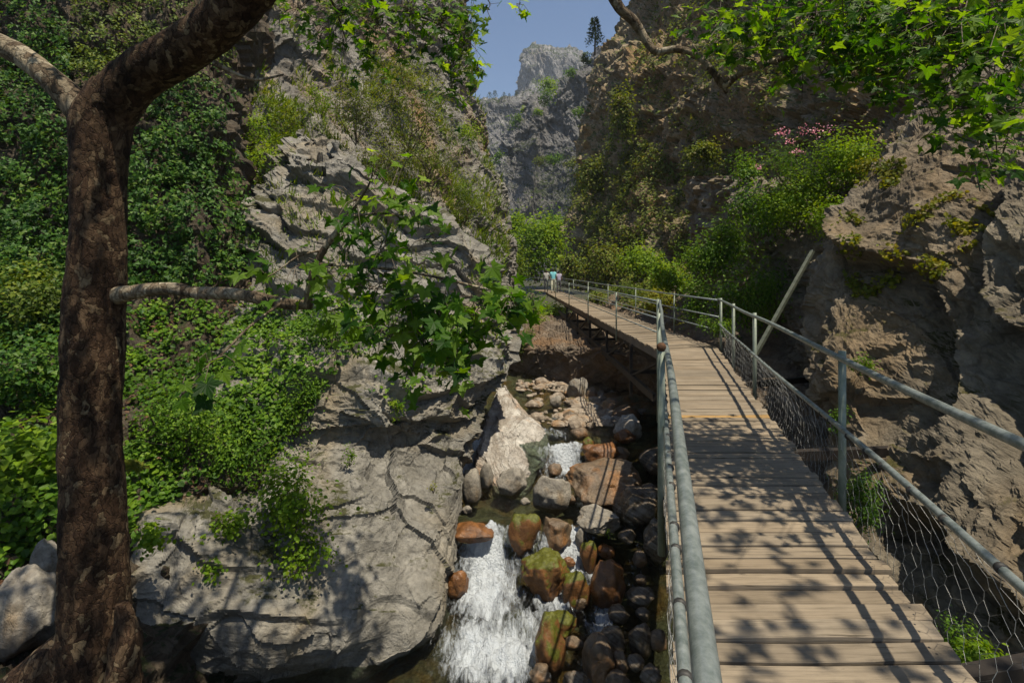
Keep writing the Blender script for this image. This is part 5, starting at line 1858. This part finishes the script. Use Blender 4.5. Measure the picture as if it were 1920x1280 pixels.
conifer(1115, 92, 60, 95, 'tall pine leaning out from the top of the right cliff')
for k, (px, py, h, lab) in enumerate([(918, 186, 14, 'leftmost small pine on the hazy ridge'), (928, 185, 16, 'rounded pine second from the left on the hazy ridge'), (945, 186, 13, 'small pointed pine on the hazy ridge near the left cliff'),
                                      (955, 186, 11, 'low pine at the middle of the hazy ridge'), (968, 184, 12, 'low pine below the flank of the peak'), (980, 183, 10, 'last pine of the ridge row beside the peak wall')]):
    conifer(px, py, h, 335, lab, True)
for (px, py, w, h, Y, n, mt_, lab) in [(1028, 165, 34, 34, 158, 700, 'bright', 'sunlit green tree on the crag below the peak'), (1022, 185, 30, 24, 156, 400, 'shrub', 'green bush under the sunlit tree on the crag'),
                                       (1070, 135, 20, 18, 165, 300, 'shrub', 'small bush on the crag shoulder'), (965, 225, 24, 34, 170, 400, 'shrub', 'dark green tree on the crag left edge'),
                                       (1040, 298, 34, 26, 148, 500, 'shrub', 'round bush in the middle of the crag'), (1070, 305, 30, 22, 148, 400, 'olive', 'olive bush right of the middle crag bush'),
                                       (1012, 300, 24, 20, 149, 300, 'olive', 'olive tuft left of the middle crag bush'), (1085, 210, 20, 20, 150, 250, 'shrub', 'bush where the crag meets the right cliff'),
                                       (985, 205, 22, 14, 180, 250, 'bright', 'bright patch tree below the hazy ridge'), (1100, 108, 26, 20, 110, 400, 'pine', 'dark bush at the foot of the leaning pine'),
                                       (935, 295, 20, 24, 160, 250, 'shrub', 'small tree on the lower left of the crag'), (1010, 210, 16, 14, 155, 200, 'bright', 'tiny green tree on the crag spur')]:
    shrub(px, py, w, h, Y, .5 * Y / 150, n, M[mt_], lab, LEAFW, 'tree', 'trees on the far crag', 'small_tree', 0, 9, 2)


# ------------------------------------------------------------------ walkers
def person(x, y, h, shirt, trousers, hair, label, step=0.12, rot=0.0, arm=0.1):
    me = bpy.data.meshes.new('person')
    k = h / 1.75
    J = {'pel': (0, 0, .95), 'bel': (0, .01, 1.10), 'che': (0, .02, 1.32), 'nec': (0, 0, 1.50), 'hed': (0, -.01, 1.62), 'top': (0, 0, 1.72),
         'lh': (-.1, 0, .90), 'rh': (.1, 0, .90), 'lk': (-.11, -step * .5 - .03, .50), 'rk': (.11, step * .5 - .02, .50), 'la': (-.11, -step, .09), 'ra': (.11, step, .09),
         'lt': (-.12, -step - .0 + .15, .03), 'rt': (.12, step + .15, .03), 'ls': (-.19, .01, 1.42), 'rs': (.19, .01, 1.42), 'le': (-.25, .02, 1.16), 're': (.25, .02, 1.16), 'lw': (-.23, .12 + arm, .96), 'rw': (.23, .10, .92)}
    Rd = {'pel': .15, 'bel': .14, 'che': .165, 'nec': .06, 'hed': .095, 'top': .07, 'lh': .1, 'rh': .1, 'lk': .07, 'rk': .07, 'la': .048, 'ra': .048, 'lt': .04, 'rt': .04, 'ls': .07, 'rs': .07, 'le': .05, 're': .05, 'lw': .036, 'rw': .036}
    E = [('pel', 'bel'), ('bel', 'che'), ('che', 'nec'), ('nec', 'hed'), ('hed', 'top'), ('pel', 'lh'), ('pel', 'rh'), ('lh', 'lk'), ('rh', 'rk'), ('lk', 'la'), ('rk', 'ra'), ('la', 'lt'), ('ra', 'rt'),
         ('che', 'ls'), ('che', 'rs'), ('ls', 'le'), ('rs', 're'), ('le', 'lw'), ('re', 'rw')]
    names = list(J)
    me.from_pydata([tuple(c * k for c in J[n]) for n in names], [(names.index(a), names.index(b)) for a, b in E], [])
    o = bpy.data.objects.new('person', me)
    col.objects.link(o)
    o.modifiers.new('skin', 'SKIN')
    if not me.skin_vertices:
        bpy.context.view_layer.objects.active = o
        bpy.ops.mesh.customdata_skin_add()
    for i, n in enumerate(names):
        me.skin_vertices[0].data[i].radius = (Rd[n] * k, Rd[n] * k * .85)
    me.skin_vertices[0].data[0].use_root = True
    s = o.modifiers.new('sub', 'SUBSURF')
    s.levels = s.render_levels = 2
    bpy.context.view_layer.update()
    dg = bpy.context.evaluated_depsgraph_get()
    m2 = bpy.data.meshes.new_from_object(o.evaluated_get(dg))
    o.modifiers.clear()
    o.data = m2
    m2.materials.clear()
    for c in (trousers, shirt, (0.38, 0.22, 0.15), hair):
        m2.materials.append(plain_mat('cloth', tuple(v * .85 for v in c), c, 12, .85))
    for p in m2.polygons:
        c = p.center / k
        i = 0
        if c.z > 1.0 and abs(c.x) < .23:
            i = 1
        if abs(c.x) >= .215 and c.z < 1.2:
            i = 2
        if c.z > 1.5:
            i = 3 if (c.y < .03 or c.z > 1.66) and c.z > 1.54 else 2
        if c.z < .08:
            i = 3
        p.material_index = i
        p.use_smooth = True
    o.location = (x, y, 0.02)
    o.rotation_euler = (0, 0, rot)
    tag(o, label, 'person', 'walkers at the far end of the boardwalk')
    return o


person(2.93, 35.3, 1.76, (0.22, 0.62, 0.68), (0.68, 0.66, 0.50), (0.02, 0.016, 0.013), 'walker in a turquoise shirt and pale trousers seen from behind', .16)
person(3.42, 36.2, 1.60, (0.48, 0.42, 0.55), (0.10, 0.09, 0.11), (0.02, 0.015, 0.02), 'walker in a lilac grey top beside the right railing', .08)
person(2.60, 37.6, 1.66, (0.46, 0.44, 0.40), (0.08, 0.08, 0.09), (0.05, 0.035, 0.025), 'walker in a light grey top left of the turquoise shirt', .12)


# ------------------------------------------------------------------ haze over the whole gorge
def haze():
    o = MB()
    o.bar((0, -60, 165), (0, 1560, 165), 3100, 346)
    h = o.build('haze', None, None, False)
    m = bpy.data.materials.new('haze')
    m.use_nodes = True
    t = m.node_tree
    t.nodes.remove(t.nodes['Principled BSDF'])
    v = t.nodes.new('ShaderNodeVolumePrincipled')
    v.inputs['Color'].default_value = (0.80, 0.88, 1.0, 1)
    v.inputs['Density'].default_value = 0.00022
    t.links.new(v.outputs[0], t.nodes['Material Output'].inputs['Volume'])
    h.data.materials.append(m)
    tag(h, 'thin blue haze softening the far crags', 'haze', None, 'stuff')


haze()
